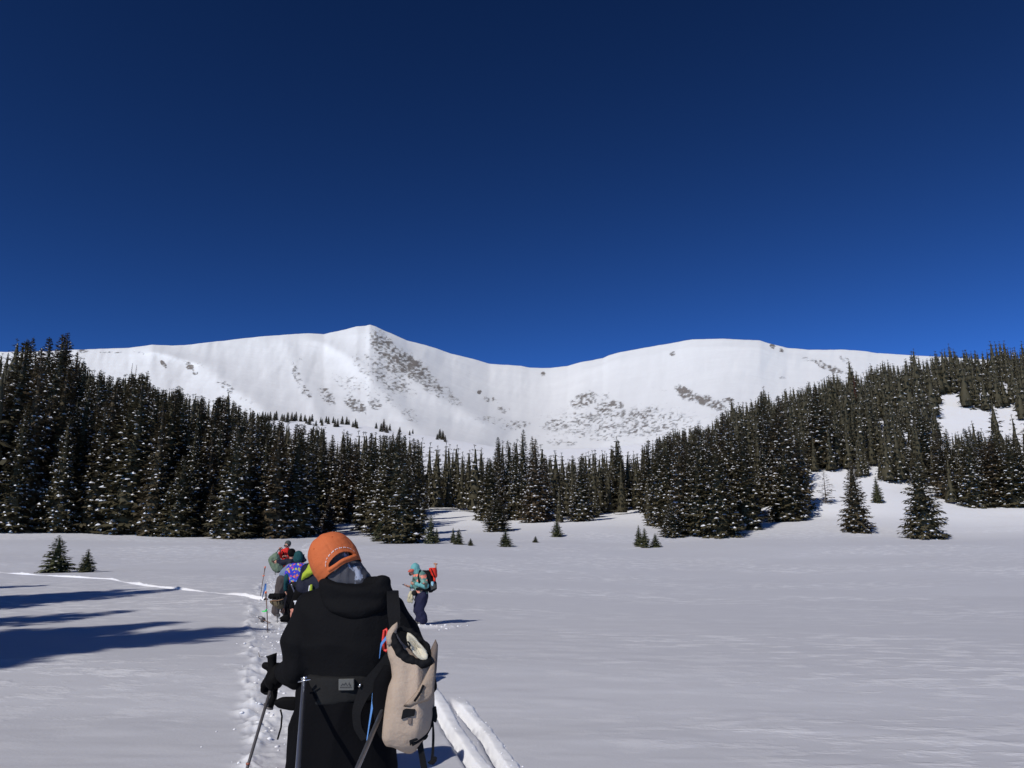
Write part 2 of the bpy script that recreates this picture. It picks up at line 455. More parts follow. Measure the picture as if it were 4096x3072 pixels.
def build_mountain():
    PX = np.arange(-1400, 5601, 6.0)
    inner = (PX > -60) & (PX < 4160)
    PX = np.concatenate([PX[~inner & (PX < 0)][::8], PX[inner], PX[~inner & (PX > 0)][::8]])
    S = np.linspace(0, 1, 150)
    ridge = np.interp(PX, *zip(*RIDGE)); rd = np.interp(PX, *zip(*RDIST)); by = np.interp(PX, *zip(*BASEY))
    for _ in range(14):
        rd[1:-1] = (rd[:-2] + rd[1:-1] + rd[2:]) / 3; by[1:-1] = (by[:-2] + by[1:-1] + by[2:]) / 3
    ridge = ridge + 1.2 * fbm(PX * 0.03, PX * 0, 3, 61)
    px = np.repeat(PX[None], len(S), 0); s = S[:, None]
    py = by[None] + 40 + (ridge - by - 40)[None] * s
    Y = 640 + (rd[None] - 640) * (0.8 * s + 0.2 * s ** 2)
    for (sx, sy), amp, w in SPURS:
        cx = np.interp(py, sy, sx)
        fade = np.clip((py - ridge[None]) / 30, 0, 1)
        q = np.abs(px - cx) / w
        Y = Y - amp * np.exp(-(np.sqrt(q * q + 0.12) - 0.35)) * fade * np.clip((1790 - py) / 120, 0, 1)
    Y = Y + (20 * fbm(px * 0.012 + py * 0.004, py * 0.006, 3, 71) + 3.5 * fbm(px * 0.05 + py * 0.02, py * 0.03, 3, 73)) * np.clip(Y / 1500, 0.3, 2)
    xc, yc = (px - CX) / F, -(py - CY) / F
    k = Y / (CP - yc * SP)
    X, Z = xc * k, EYE + k * (SP + yc * CP)
    # hollow of broken ground: hummocks standing out of the basin floor
    dens = np.zeros(px.shape)
    for (cx, cy, w, h, sl, dn) in ROCKS:
        u = px - cx - sl * (py - cy) if h > w * 0.8 else px - cx
        v = py - cy if h > w * 0.8 else py - cy - sl * (px - cx)
        dens = np.maximum(dens, dn * np.clip(1.55 - np.sqrt((u / w) ** 2 + (v / h) ** 2), 0, 1))
    bowl = np.clip(1.3 - np.sqrt(((px - 2480) / 620) ** 2 + ((py - 1690) / 130) ** 2), 0, 1) * 0.50
    face = np.clip(1.3 - np.sqrt(((px - 1560 - 0.7 * (py - 1500)) / 150) ** 2 + ((py - 1500) / 170) ** 2), 0, 1) * 0.52
    dens = np.maximum(dens, np.maximum(bowl, face))
    dens = dens * (0.72 + 0.5 * fbm(px * 0.11, py * 0.16, 4, 81))
    # beyond the crest the far side falls away
    nx = 4
    Xb = [X]; Yb = [Y]; Zb = [Z]; Db = [dens]
    for j in range(1, nx + 1):
        Yj = Y[-1:] + 12 * j ** 2.2
        Xb.append(X[-1:] * Yj / Y[-1:]); Yb.append(Yj); Zb.append(Z[-1:] - 2.2 * j ** 2.6); Db.append(dens[-1:] * 0)
    X, Y, Z, dens = np.vstack(Xb), np.vstack(Yb), np.vstack(Zb), np.vstack(Db)
    v = np.stack([X.ravel(), Y.ravel(), Z.ravel()], 1)
    m, nt, b = nodes_of('mountain_snow')
    N, L = nt.nodes, nt.links
    tc = N.new('ShaderNodeTexCoord')
    at = N.new('ShaderNodeAttribute'); at.attribute_name = 'rock'
    mp = N.new('ShaderNodeMapping'); mp.inputs['Rotation'].default_value = (0.35, 0.55, 0); mp.inputs['Scale'].default_value = (1, 1, 0.45)
    L.new(tc.outputs['Object'], mp.inputs[0])
    n1 = N.new('ShaderNodeTexNoise'); setin(n1, Scale=0.11, Detail=9.0, Roughness=0.85); L.new(mp.outputs[0], n1.inputs['Vector'])
    md = N.new('ShaderNodeMath'); md.operation = 'ADD'; L.new(n1.outputs[0], md.inputs[0]); L.new(at.outputs['Fac'], md.inputs[1])
    mr = N.new('ShaderNodeMapRange'); mr.interpolation_type = 'SMOOTHSTEP'; setin(mr, **{'From Min': 0.86, 'From Max': 0.99}); L.new(md.outputs[0], mr.inputs[0])
    n2 = N.new('ShaderNodeTexNoise'); setin(n2, Scale=0.16, Detail=6.0, Roughness=0.8); L.new(tc.outputs['Object'], n2.inputs['Vector'])
    rk = N.new('ShaderNodeMix'); rk.data_type = 'RGBA'; rk.inputs[6].default_value = (0.07, 0.063, 0.056, 1); rk.inputs[7].default_value = (0.38, 0.34, 0.30, 1); L.new(n2.outputs[0], rk.inputs[0])
    n3 = N.new('ShaderNodeTexNoise'); setin(n3, Scale=0.006, Detail=5.0); L.new(mp.outputs[0], n3.inputs['Vector'])
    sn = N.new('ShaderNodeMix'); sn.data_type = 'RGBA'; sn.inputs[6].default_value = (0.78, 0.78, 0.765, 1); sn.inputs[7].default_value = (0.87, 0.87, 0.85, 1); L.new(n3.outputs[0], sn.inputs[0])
    mx = N.new('ShaderNodeMix'); mx.data_type = 'RGBA'; L.new(mr.outputs[0], mx.inputs[0]); L.new(sn.outputs[2], mx.inputs[6]); L.new(rk.outputs[2], mx.inputs[7])
    L.new(mx.outputs[2], b.inputs['Base Color'])
    hh = N.new('ShaderNodeMath'); hh.operation = 'MULTIPLY_ADD'; hh.inputs[1].default_value = 3.0
    n4 = N.new('ShaderNodeTexNoise'); setin(n4, Scale=0.02, Detail=6.0); L.new(mp.outputs[0], n4.inputs['Vector'])
    h5 = N.new('ShaderNodeMath'); h5.operation = 'MULTIPLY'; h5.inputs[1].default_value = 4.0; L.new(n4.outputs[0], h5.inputs[0])
    L.new(mr.outputs[0], hh.inputs[0]); L.new(h5.outputs[0], hh.inputs[2])
    bp = N.new('ShaderNodeBump'); setin(bp, Strength=0.6, Distance=1.0); L.new(hh.outputs[0], bp.inputs['Height']); L.new(bp.outputs[0], b.inputs['Normal'])
    setin(b, Roughness=0.7); b.inputs['Specular IOR Level'].default_value = 0.15
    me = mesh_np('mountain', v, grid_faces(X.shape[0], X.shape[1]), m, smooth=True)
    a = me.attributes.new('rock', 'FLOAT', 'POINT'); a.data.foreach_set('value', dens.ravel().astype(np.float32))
    o = link('mountain', me)
    tag(o, 'snow-covered mountain ridge with a rock-streaked peak and a rounded dome', 'mountain', kind='structure')
build_mountain()
# ------------------------------------------------------------------ conifers
def needle_mat(name, c1, c2, c3):
    m, nt, b = nodes_of(name)
    N, L = nt.nodes, nt.links
    oi = N.new('ShaderNodeObjectInfo'); ge = N.new('ShaderNodeNewGeometry'); tc = N.new('ShaderNodeTexCoord')
    n = N.new('ShaderNodeTexNoise'); setin(n, Scale=0.6, Detail=3.0); L.new(ge.outputs['Position'], n.inputs['Vector'])
    a = N.new('ShaderNodeMix'); a.data_type = 'RGBA'; a.inputs[6].default_value = (*c1, 1); a.inputs[7].default_value = (*c2, 1); L.new(n.outputs[0], a.inputs[0])
    r = N.new('ShaderNodeMapRange'); setin(r, **{'From Min': 0.55, 'From Max': 1.0, 'To Max': 0.8}); L.new(oi.outputs['Random'], r.inputs[0])
    c = N.new('ShaderNodeMix'); c.data_type = 'RGBA'; c.inputs[7].default_value = (*c3, 1); L.new(r.outputs[0], c.inputs[0]); L.new(a.outputs[2], c.inputs[6])
    L.new(c.outputs[2], b.inputs['Base Color'])
    setin(b, Roughness=0.7); b.inputs['Specular IOR Level'].default_value = 0.2
    return m
M_NEEDLE = needle_mat('spruce_needles', (0.050, 0.044, 0.023), (0.092, 0.077, 0.041), (0.090, 0.062, 0.037))
M_YOUNG = needle_mat('young_needles', (0.064, 0.070, 0.034), (0.125, 0.126, 0.062), (0.105, 0.10, 0.05))
M_NEEDLE_SHADE = needle_mat('needles_painted_shade', (0.036, 0.032, 0.018), (0.068, 0.058, 0.032), (0.062, 0.054, 0.030))  # needle colours darkened to stand for self-shadow the simple far trees lack
M_RUST = needle_mat('dead_needles', (0.11, 0.045, 0.028), (0.08, 0.035, 0.02), (0.10, 0.05, 0.03))
M_BARK = plain('bark', (0.10, 0.075, 0.055), 0.9, var=0.35, scale=12)
M_GREYWOOD = plain('grey_deadwood', (0.25, 0.21, 0.17), 0.9, var=0.3, scale=8)
M_TSNOW = plain('branch_snow', (0.86, 0.87, 0.89), 0.7, var=0.05, scale=3)

def lathe_np(prof, n=7, wob=0.0, seed=0):
    r = np.random.default_rng(seed)
    v = []
    for (rad, z) in prof:
        for k in range(n):
            a = 2 * math.pi * k / n
            q = rad * (1 + wob * r.uniform(-1, 1))
            v.append((q * math.cos(a), q * math.sin(a), z))
    f = [(i * n + k, i * n + (k + 1) % n, (i + 1) * n + (k + 1) % n, (i + 1) * n + k) for i in range(len(prof) - 1) for k in range(n)]
    return np.array(v), np.array(f)

def conifer(seed, ratio=0.17, whorls=34, per=8, sprays=5, bare=0.02, lean=0.0, shape=0.85, core=0.5, snow_n=200, ragged=0.3, spray_k=1.0, snow_k=1.0):
    """Unit-height (10 m) conifer: arrays for crown triangles-quads, trunk and snow lumps."""
    r = np.random.default_rng(seed)
    Hh = 10.0
    V, Fq = [], []
    SV, SF = [], []
    pads = []
    bend = r.uniform(-0.15, 0.15, 2)
    for w in range(whorls):
        t = bare + (0.985 - bare) * (w / (whorls - 1)) ** 0.92
        prof = (1 - t) ** shape * min(1, 0.72 + t * 3.2)
        L0 = Hh * ratio * prof + 0.07
        nb = max(4, int(per * (0.6 + 0.5 * (1 - t))))
        a0 = r.uniform(0, 6.28)
        gap = r.uniform(0, 1) < 0.12
        for k in range(nb):
            a = a0 + 6.283 * k / nb + r.uniform(-0.25, 0.25)
            Lb = L0 * (1 + ragged * r.uniform(-1, 0.9)) * (0.7 if gap else 1)
            z0 = t * Hh + r.uniform(-0.12, 0.12)
            droop = (-0.32 + 0.55 * t) + r.uniform(-0.12, 0.12)
            d = np.array([math.cos(a), math.sin(a), droop]); d /= np.linalg.norm(d)
            side = np.array([-math.sin(a), math.cos(a), 0])
            up = np.cross(d, side) * -1
            if up[2] < 0: up = -up
            org = np.array([bend[0] * t * t, bend[1] * t * t, z0])
            for j in range(sprays):
                u = 0.22 + 0.78 * (j + r.uniform(0.2, 0.8)) / sprays
                p = org + d * Lb * u + np.array([0, 0, 0.10 * Lb * u * u])
                ls = (0.30 * Lb * (1.15 - 0.6 * u) + 0.16 * (0.5 + 0.5 * (1 - t))) * spray_k
                for s in (-1, 1):
                    dr = d * r.uniform(0.5, 0.95) + side * s * r.uniform(0.45, 0.9) + np.array([0, 0, r.uniform(-0.55, 0.12)])
                    dr /= np.linalg.norm(dr)
                    wv = np.cross(dr, up); wv /= np.linalg.norm(wv) + 1e-6
                    wv = wv * math.cos(0.5) + up * r.uniform(-0.5, 0.5)
                    wd = ls * r.uniform(0.16, 0.30)
                    i = len(V)
                    V += [p, p + dr * ls * 0.5 + wv * wd, p + dr * ls * r.uniform(0.85, 1.2), p + dr * ls * 0.45 - wv * wd]
                    Fq.append((i, i + 1, i + 2, i + 3))
                pads.append((p, d, side, ls, u, t))
            i = len(V)
            p = org + d * Lb * 0.8 + np.array([0, 0, 0.064 * Lb])
            V += [p, p + d * Lb * 0.14 + side * 0.06, p + d * Lb * 0.3 + np.array([0, 0, 0.03]), p + d * Lb * 0.14 - side * 0.06]
            Fq.append((i, i + 1, i + 2, i + 3))
    # leader
    i = len(V)
    tp = np.array([bend[0], bend[1], Hh])
    for s in ((0.05, 0), (0, 0.05)):
        i = len(V)
        V += [tp - np.array([0, 0, 0.75]), tp + np.array([s[0], s[1], -0.4]), tp + np.array([0, 0, 0.12]), tp + np.array([-s[0], -s[1], -0.4])]
        Fq.append((i, i + 1, i + 2, i + 3))
    if core:
        pr = [(Hh * ratio * core * (1 - 0.55 * t) * ((1 - t) ** shape) * min(1, 0.7 + t * 3), t * Hh) for t in np.linspace(bare + 0.02, 0.93, 12)]
        cv, cf = lathe_np(pr, 8, 0.28, seed)
        i = len(V)
        V += list(cv); Fq += [tuple(q + i for q in f) for f in cf]
    # snow lumps resting on the sprays
    idx = r.permutation(len(pads))
    n = 0
    for q in idx:
        p, d, side, ls, u, t = pads[q]
        if u < 0.4 or r.uniform() < (t - 0.35) * 1.5: continue
        sz = r.uniform(0.05, 0.14) * (0.6 + 0.6 * (1 - t)) * snow_k
        if r.uniform() < 0.08: sz *= 1.7
        e1 = side * sz * r.uniform(0.9, 1.7); e2 = d * sz * r.uniform(0.7, 1.2)
        c = p + d * ls * 0.2 + np.array([0, 0, 0.05])
        i = len(SV)
        for k in range(6):
            an = k * 1.0472 + r.uniform(-0.3, 0.3)
            SV.append(c + e1 * math.cos(an) + e2 * math.sin(an) - np.array([0, 0, sz * 0.25]))
        SV.append(c + np.array([0, 0, sz * 0.55])); SV.append(c + e1 * 0.3 + np.array([0, 0, sz * 0.45]))
        for k in range(6):
            SF.append((i + k, i + (k + 1) % 6, i + 6 + (1 if k in (0, 5) else 0)))
        n += 1
        if n >= snow_n: break
    tv, tf = lathe_np([(0.15, -0.9), (0.13, 0.4), (0.10, 3), (0.06, 6.5), (0.015, 9.8)], 7, 0.08, seed)
    tv[:, 0] += bend[0] * (tv[:, 2] / Hh) ** 2; tv[:, 1] += bend[1] * (tv[:, 2] / Hh) ** 2
    return (np.array(V), np.array(Fq)), (tv, tf), (np.array(SV), np.array(SF))

PROTO = {}
def add_proto(key, mat=M_NEEDLE, **kw):
    (cv, cf), (tv, tf), (sv, sf) = conifer(**kw)
    PROTO[key] = (mesh_np('crown', cv, cf, mat), mesh_np('trunk', tv, tf, M_BARK, smooth=True), mesh_np('branch_snow', sv, sf, M_TSNOW, smooth=True))
for i in range(5):
    add_proto(('tall', i), seed=10 + i, ratio=0.145 + 0.015 * i, whorls=44, per=10, snow_n=200 + 70 * i, bare=0.02, core=0.58, spray_k=1.15)
for i in range(3):
    add_proto(('wide', i), seed=30 + i, ratio=0.23 + 0.02 * i, whorls=40, per=11, snow_n=400, bare=-0.01, shape=0.72, sprays=6, core=0.62, spray_k=1.1)
for i in range(3):
    add_proto(('young', i), mat=M_YOUNG, seed=50 + i, ratio=0.27, whorls=24, per=10, sprays=6, snow_n=26, core=0.5, bare=-0.02, ragged=0.4, spray_k=1.55, snow_k=1.6, shape=0.8)
for i in range(2):
    add_proto(('loose', i), seed=60 + i, ratio=0.17, whorls=22, per=6, sprays=4, snow_n=30, core=0.0, bare=0.06, ragged=0.7, shape=0.55)
add_proto(('rust', 0), mat=M_RUST, seed=70, ratio=0.19, whorls=30, per=8, snow_n=40)
# light versions for the mass of trees further back
LOW = [conifer(seed=80 + i, ratio=0.15 + 0.02 * i, whorls=13, per=6, sprays=2, snow_n=42, spray_k=1.95, core=0.66, snow_k=1.35) for i in range(4)]
LOWER = [conifer(seed=90 + i, ratio=0.16 + 0.02 * i, whorls=9, per=5, sprays=2, snow_n=20, spray_k=2.3, core=0.72, snow_k=1.6) for i in range(3)]

def plant(px, Y, h, key, name='spruce_tree', label=None, group=None, w=1.0, pos=None):
    if pos is None:
        d = pt(px, 2100, Y); x, y = d.x, d.y
    else:
        x, y = pos
    z = gz1(x, y)
    e = empty(name, (x, y, z - 0.03 * h * 0.3), random.uniform(0, 6.28))
    k = h / 10
    e.scale = (k * w, k * w, k)
    tag(e, label, 'tree', group)
    c, t, s = PROTO[key]
    link('crown', c, e); link('trunk', t, e); link('branch_snow', s, e)['kind'] = 'stuff'
    return e

# skyline of the tree tops and the open snow the forest leaves free
TOPS = np.array([(-1500, 1250), (-200, 1300), (0, 1345), (60, 1390), (100, 1345), (170, 1330), (185, 1400), (225, 1405), (300, 1490), (330, 1478), (400, 1505), (450, 1490), (520, 1480), (560, 1540), (620, 1555), (660, 1535), (700, 1565), (800, 1592), (870, 1565),
   (900, 1600), (960, 1630), (1040, 1662), (1100, 1680), (1180, 1690), (1240, 1690), (1320, 1708), (1400, 1715), (1480, 1725), (1540, 1735), (1585, 1718), (1640, 1745), (1700, 1750), (1740, 1775), (1780, 1760), (1830, 1770), (1850, 1810), (1900, 1765), (1935, 1800), (1965, 1835), (1995, 1750), (2060, 1760), (2090, 1720), (2130, 1735),
   (2175, 1770), (2190, 1830), (2235, 1785), (2270, 1830), (2300, 1815), (2345, 1810), (2370, 1790), (2405, 1785), (2440, 1800), (2475, 1745), (2520, 1785), (2560, 1810), (2595, 1755), (2620, 1750), (2660, 1735), (2715, 1705), (2760, 1710), (2790, 1695), (2850, 1700), (2915, 1640), (2960, 1595), (2995, 1605), (3060, 1590), (3095, 1545), (3140, 1600), (3190, 1545), (3250, 1545), (3290, 1515), (3330, 1525), (3370, 1490), (3400, 1480),
   (3440, 1525), (3462, 1435), (3500, 1500), (3550, 1455), (3590, 1440), (3625, 1440), (3660, 1460), (3700, 1430), (3738, 1395), (3780, 1440), (3830, 1400), (3890, 1375), (3930, 1410), (3970, 1385), (4030, 1405), (4070, 1365), (4096, 1360), (4500, 1300), (5600, 1250)], float)
FRONT = np.array([(-1500, 84), (0, 86), (300, 88), (600, 87), (900, 86), (1150, 88), (1290, 92), (1330, 122), (1440, 125), (1480, 98), (1540, 92), (1640, 96), (1680, 140), (1760, 152), (1935, 150), (1960, 120), (2050, 116), (2300, 112), (2400, 122), (2430, 136), (2560, 134), (2600, 110), (2660, 96), (2720, 88), (2990, 92), (3040, 108), (3090, 112), (3230, 110), (3245, 150), (3395, 146), (3480, 146), (3600, 142), (3640, 138), (3780, 138), (3800, 125), (3900, 120), (4096, 118), (5600, 110)], float)
OPEN = [(3795, 3940, 1608, 1735), (3960, 4150, 1650, 1740)]
def in_open(px, by, o):
    a, b, c, e = o
    k = 1.1 + 0.35 * mnoise.noise(Vector((px * 0.02, by * 0.03, 4)))
    return ((px - (a + b) / 2) / ((b - a) / 2)) ** 2 + ((by - (c + e) / 2) / ((e - c) / 2)) ** 2 < k
bands = [86, 90, 95, 101, 108, 116, 125, 135, 146, 158, 171, 186, 203, 222, 244, 270, 300, 335, 372]
cand = []
rt = random.Random(11)
for bi, Yb in enumerate(bands):
    step = 3.3 / Yb * F * (1.0 if Yb < 130 else 0.85)
    px = -700 + rt.uniform(0, step)
    while px < 4800:
        px += step * rt.uniform(0.65, 1.35) * (0.75 if px > 1690 and Yb > 140 else 1)
        Y = Yb * rt.uniform(0.985, 1.035)
        if Y < np.interp(px, FRONT[:, 0], FRONT[:, 1]) * rt.uniform(0.99, 1.03): continue
        if 1690 < px < 2640 and Y > 232: continue                      # the belt ends; open snow lies behind it
        if px > 1050 and px < 1700 and Y > 330: continue
        d = pt(px, 2100, Y)
        x, y = d.x, d.y
        z = gz1(x, y)
        by = CY - F * math.tan(math.atan2(z - EYE, y) - PITCH)          # image row of the foot
        if any(in_open(px, by, o) for o in OPEN): continue
        left = max(0, (1500 - px) / 1500)
        h = rt.uniform(9.5, 15) * (1 + 0.35 * left) * (0.9 if 1700 < px < 2650 else 1)
        if rt.random() < 0.16: h *= 0.55
        top = np.interp(px, TOPS[:, 0], TOPS[:, 1]) + abs(rt.gauss(0, 14))
        for a, b, c, e in OPEN:
            q = 1 - ((px - (a + b) / 2) / ((b - a) / 2 + 12)) ** 2
            if q > 0 and by > (c + e) / 2 and rt.random() < 0.9: top = max(top, (c + e) / 2 + (e - c) / 2 * math.sqrt(q) + rt.uniform(-18, 16))
        hmax = (el(top) * y + EYE - z)
        if hmax < 3.0: continue
        if hmax < h * (1.9 if px < 1700 else 1.4) and rt.random() < 0.5 and hmax < 24: h = hmax       # reach up to the skyline
        h = min(h, hmax)
        if h < 3: continue
        cand.append((Y, px, h, x, y, z))
# trees that stand out along the skyline
for (px, tp, Y) in [(100, 1345, 200), (152, 1332, 190), (168, 1325, 205), (222, 1405, 215), (20, 1345, 170), (522, 1480, 300), (870, 1563, 300), (300, 1478, 240), (330, 1480, 260), (450, 1512, 280), (3462, 1432, 300), (3738, 1393, 320), (3890, 1373, 330), (2092, 1715, 150), (2475, 1742, 165), (1995, 1745, 160), (2960, 1592, 230), (3095, 1545, 260), (1585, 1715, 180), (4068, 1362, 330), (3625, 1438, 330), (3552, 1452, 310)]:
    d = pt(px, 2100, Y); z = gz1(d.x, d.y)
    cand.append((Y, px, float(el(tp) * Y + EYE - z), d.x, d.y, z))
cand.sort(key=lambda c: -(c[2] / c[0] ** 1.6))
N_SINGLE = 232
def forest_label(px, Y, h, z):
    front = Y < np.interp(px, FRONT[:, 0], FRONT[:, 1]) * 1.10
    top = CY - F * math.tan(math.atan2(z + h - EYE, Y) - PITCH)
    sky = top < np.interp(px, TOPS[:, 0], TOPS[:, 1]) + 30
    if px < 1680:
        where = 'shaded forest below the rock-streaked peak'
        if front:
            part = 'behind the young spruces' if px < 420 else ('between young spruces and skiers' if px < 1000 else 'behind the skiers')
            return 'front-row spruce of the shaded forest ' + part, 'front row of the shaded forest ' + part
        if sky:
            part = 'against the blue sky' if px < 260 else ('against the lower snow slopes' if px < 900 else 'near the tree line shelf')
            return 'crest spruce of the shaded forest ' + part, 'crest of the shaded forest ' + part
        part = 'on its high side' if px < 600 else ('in its middle' if px < 1150 else 'above the skiers')
        return 'dark spruce inside the shaded forest ' + part, 'inside of the shaded forest ' + part
    if px < 2640:
        if front:
            return 'snow-flecked spruce at the foot of the saddle tree belt', 'foot of the tree belt under the saddle'
        return 'pointed spruce at the back of the saddle tree belt', 'back of the tree belt under the saddle'
    part = 'nearer the saddle' if px < 3250 else 'above the open sunlit bank'
    if front:
        return 'lowest-row spruce of the hillside forest ' + part, 'lowest row of the hillside forest ' + part
    if sky:
        return 'top-edge spruce of the hillside forest ' + part, 'top edge of the hillside forest ' + part
    return 'mid-slope spruce of the hillside forest ' + part, 'middle of the hillside forest ' + part
inview = [c for c in cand if -60 < c[1] < 4156]
outview = [c for c in cand if not (-60 < c[1] < 4156)]
ORD = 'first second third fourth fifth sixth seventh eighth ninth tenth eleventh twelfth thirteenth fourteenth'.split()
named = sorted([(forest_label(px, Y, h, z), (Y, px, h, x, y, z)) for (Y, px, h, x, y, z) in inview[:N_SINGLE]], key=lambda q: (q[0][1], q[1][1]))
size = {}
for (lb, gr), _ in named: size[gr] = size.get(gr, 0) + 1
seen = {}
for (flab, fgrp), (Y, px, h, x, y, z) in named:
    k = seen[fgrp] = seen.get(fgrp, 0) + 1
    if size[fgrp] <= 14 and size[fgrp] > 1: flab += ', ' + ORD[k - 1] + ' from the left'
    key = ('wide', rt.randrange(3)) if (rt.random() < 0.4 and h < 12) else ('tall', rt.randrange(5))
    plant(0, 0, h, key, 'spruce_tree', flab, fgrp, w=rt.uniform(0.85, 1.25) * (1.15 if h < 8 else 0.95), pos=(x, y))
# the rest of the wood, one mass
CV, CF, SVv, SFv = [], [], [], []
nv = ns = 0
for (Y, px, h, x, y, z) in inview[N_SINGLE:] + outview:
    (cv, cf), (tv, tf), (sv, sf) = LOW[rt.randrange(4)] if Y < 215 and -60 < px < 4156 else LOWER[rt.randrange(3)]
    a = rt.uniform(0, 6.28); k = h / 10; w = k * rt.uniform(0.85, 1.2)
    Rm = np.array([[math.cos(a) * w, -math.sin(a) * w, 0], [math.sin(a) * w, math.cos(a) * w, 0], [0, 0, k]])
    o = np.array([x, y, z - 0.1])
    CV.append(cv @ Rm.T + o); CF.append(cf + nv); nv += len(cv)
    if rt.random() < 0.85:
        SVv.append(sv @ Rm.T + o); SFv.append(sf + ns); ns += len(sv)
fo = empty('distant_forest', (0, 0, 0))
tag(fo, 'mass of small dark spruces covering the upper slopes behind the nearer trees', 'forest', kind='stuff')
a_ = link('crown', mesh_np('forest_crowns', np.vstack(CV), np.vstack(CF), M_NEEDLE_SHADE), fo); a_['kind'] = 'stuff'
b_ = link('branch_snow', mesh_np('forest_snow', np.vstack(SVv), np.vstack(SFv), M_TSNOW, smooth=True), fo); b_['kind'] = 'stuff'

# single trees of the meadow edge: (x, foot row, top row, width, kind, label)
SINGLE = [
 (222, 2286, 2142, 112, ('young', 0), 'bushy young spruce alone on the meadow, larger of two beside the thin ski track'),
 (345, 2286, 2196, 68, ('young', 1), 'small young spruce on the meadow, smaller of two beside the thin ski track'),
 (1222, 2138, 2092, 48, ('young', 2), 'little dark sapling beside the trail at the edge of the forest'),
 (1312, 2128, 1985, 74, ('wide', 0), 'snow-dotted spruce just where the trail enters the forest gap'),
 (1520, 2163, 2078, 66, ('young', 1), 'low grey-green sapling at the foot of the big spruce above the orange cap'),
 (1612, 2170, 1858, 190, ('wide', 1), 'big full spruce standing forward at the meadow edge above the orange cap'),
 (1560, 2140, 1900, 130, ('wide', 2), 'full spruce close behind the big forward spruce above the orange cap'),
 (1688, 2140, 2062, 34, ('young', 2), 'thin sapling half hidden against the big spruce above the orange cap'),
 (1722, 2176, 2060, 46, ('young', 0), 'slim pointed sapling casting a long shadow beside the big forward spruce'),
 (1746, 2172, 2112, 28, ('young', 1), 'tiny sapling touching the slim pointed sapling on the snow'),
 (1812, 2172, 2112, 24, ('young', 2), 'thin twiggy sapling in a close pair on the open snow'),
 (1834, 2181, 2120, 42, ('young', 0), 'fuller sapling in a close pair on the open snow'),
 (1882, 2185, 2156, 24, ('young', 1), 'knee-high sapling alone on the snow next to the close pair'),
 (1988, 2124, 1985, 110, ('wide', 2), 'broad snow-laden spruce at the front corner of the tree belt'),
 (2022, 2188, 2120, 56, ('young', 2), 'bushy snowy sapling on the snow before the tree belt'),
 (2142, 2173, 2148, 28, ('young', 0), 'tiny round sapling on the snow before the tree belt'),
 (2228, 2148, 2078, 50, ('young', 1), 'conical sapling on the snow close before the tree belt'),
 (2556, 2184, 2100, 40, ('young', 1), 'taller sapling of a small clump before the steep hillside forest'),
 (2580, 2188, 2110, 44, ('young', 2), 'stouter sapling of a small clump before the steep hillside forest'),
 (2622, 2186, 2132, 40, ('young', 0), 'pale green little sapling beside the small clump before the hillside forest'),
 (2690, 2150, 2000, 110, ('wide', 0), 'leaning-crowned spruce at the low corner of the hillside forest'),
 (2880, 2145, 1790, 180, ('wide', 1), 'tall dense spruce at the front of the hillside forest by the meadow'),
 (2800, 2142, 1840, 150, ('wide', 2), 'dark dense spruce beside the tall one at the front of the hillside forest'),
 (3150, 2084, 1800, 170, ('wide', 0), 'wide snow-dotted spruce on the brow where the open bank begins'),
 (3305, 2014, 1890, 96, ('loose', 0), 'thin greyish half-bare spruce on the open sunlit bank'),
 (3430, 2130, 1850, 124, ('wide', 1), 'lone conical spruce standing on the open sunlit bank'),
 (3512, 2010, 1905, 46, ('young', 2), 'small slender spruce higher up the open sunlit bank'),
 (3700, 2155, 1815, 176, ('wide', 0), 'tall lone spruce at the foot of the open sunlit bank'),
]
for px, foot, top, w, key, lab in SINGLE:
    x, y = hit(px, foot)
    h = (foot - top) / F * y * 1.0
    wd = w / F * y
    kr = {'young': 0.26, 'wide': 0.25, 'loose': 0.17, 'tall': 0.20}[key[0]]
    plant(0, 0, h, key, 'sapling' if key[0] == 'young' else 'spruce_tree', lab, None, w=min(1.7, max(0.7, wd / (2 * kr * h))), pos=(x, y))
# rust-brown dying spruce on the hillside
d = pt(3475, 2100, 255)
plant(3475, 255, float(el(1500) * 255 + EYE - gz1(d.x, d.y)), ('rust', 0), 'spruce_tree', 'dying spruce with rust-brown needles high on the hillside')
# tree line of small firs on the shelf under the mountain
TL = [(1030 + 13 * i + rt.uniform(-6, 6), rt.uniform(22, 46)) for i in range(32)] + [(1535, 52), (1525, 36), (1548, 34), (1505, 26), (1760, 42), (1772, 40), (1782, 28), (1750, 26), (1600, 24), (1640, 22), (1652, 20), (1560, 30)]
for px, hp in TL:
    Y = rt.uniform(500, 548)
    d = pt(px, 1700, Y)
    plant(px, Y, hp / F * Y, ('wide', rt.randrange(3)), 'spruce_tree', 'tiny dark spruce at the tree line on the snow shelf under the peak', 'tree line spruces on the snow shelf', pos=(d.x, d.y), w=0.95)
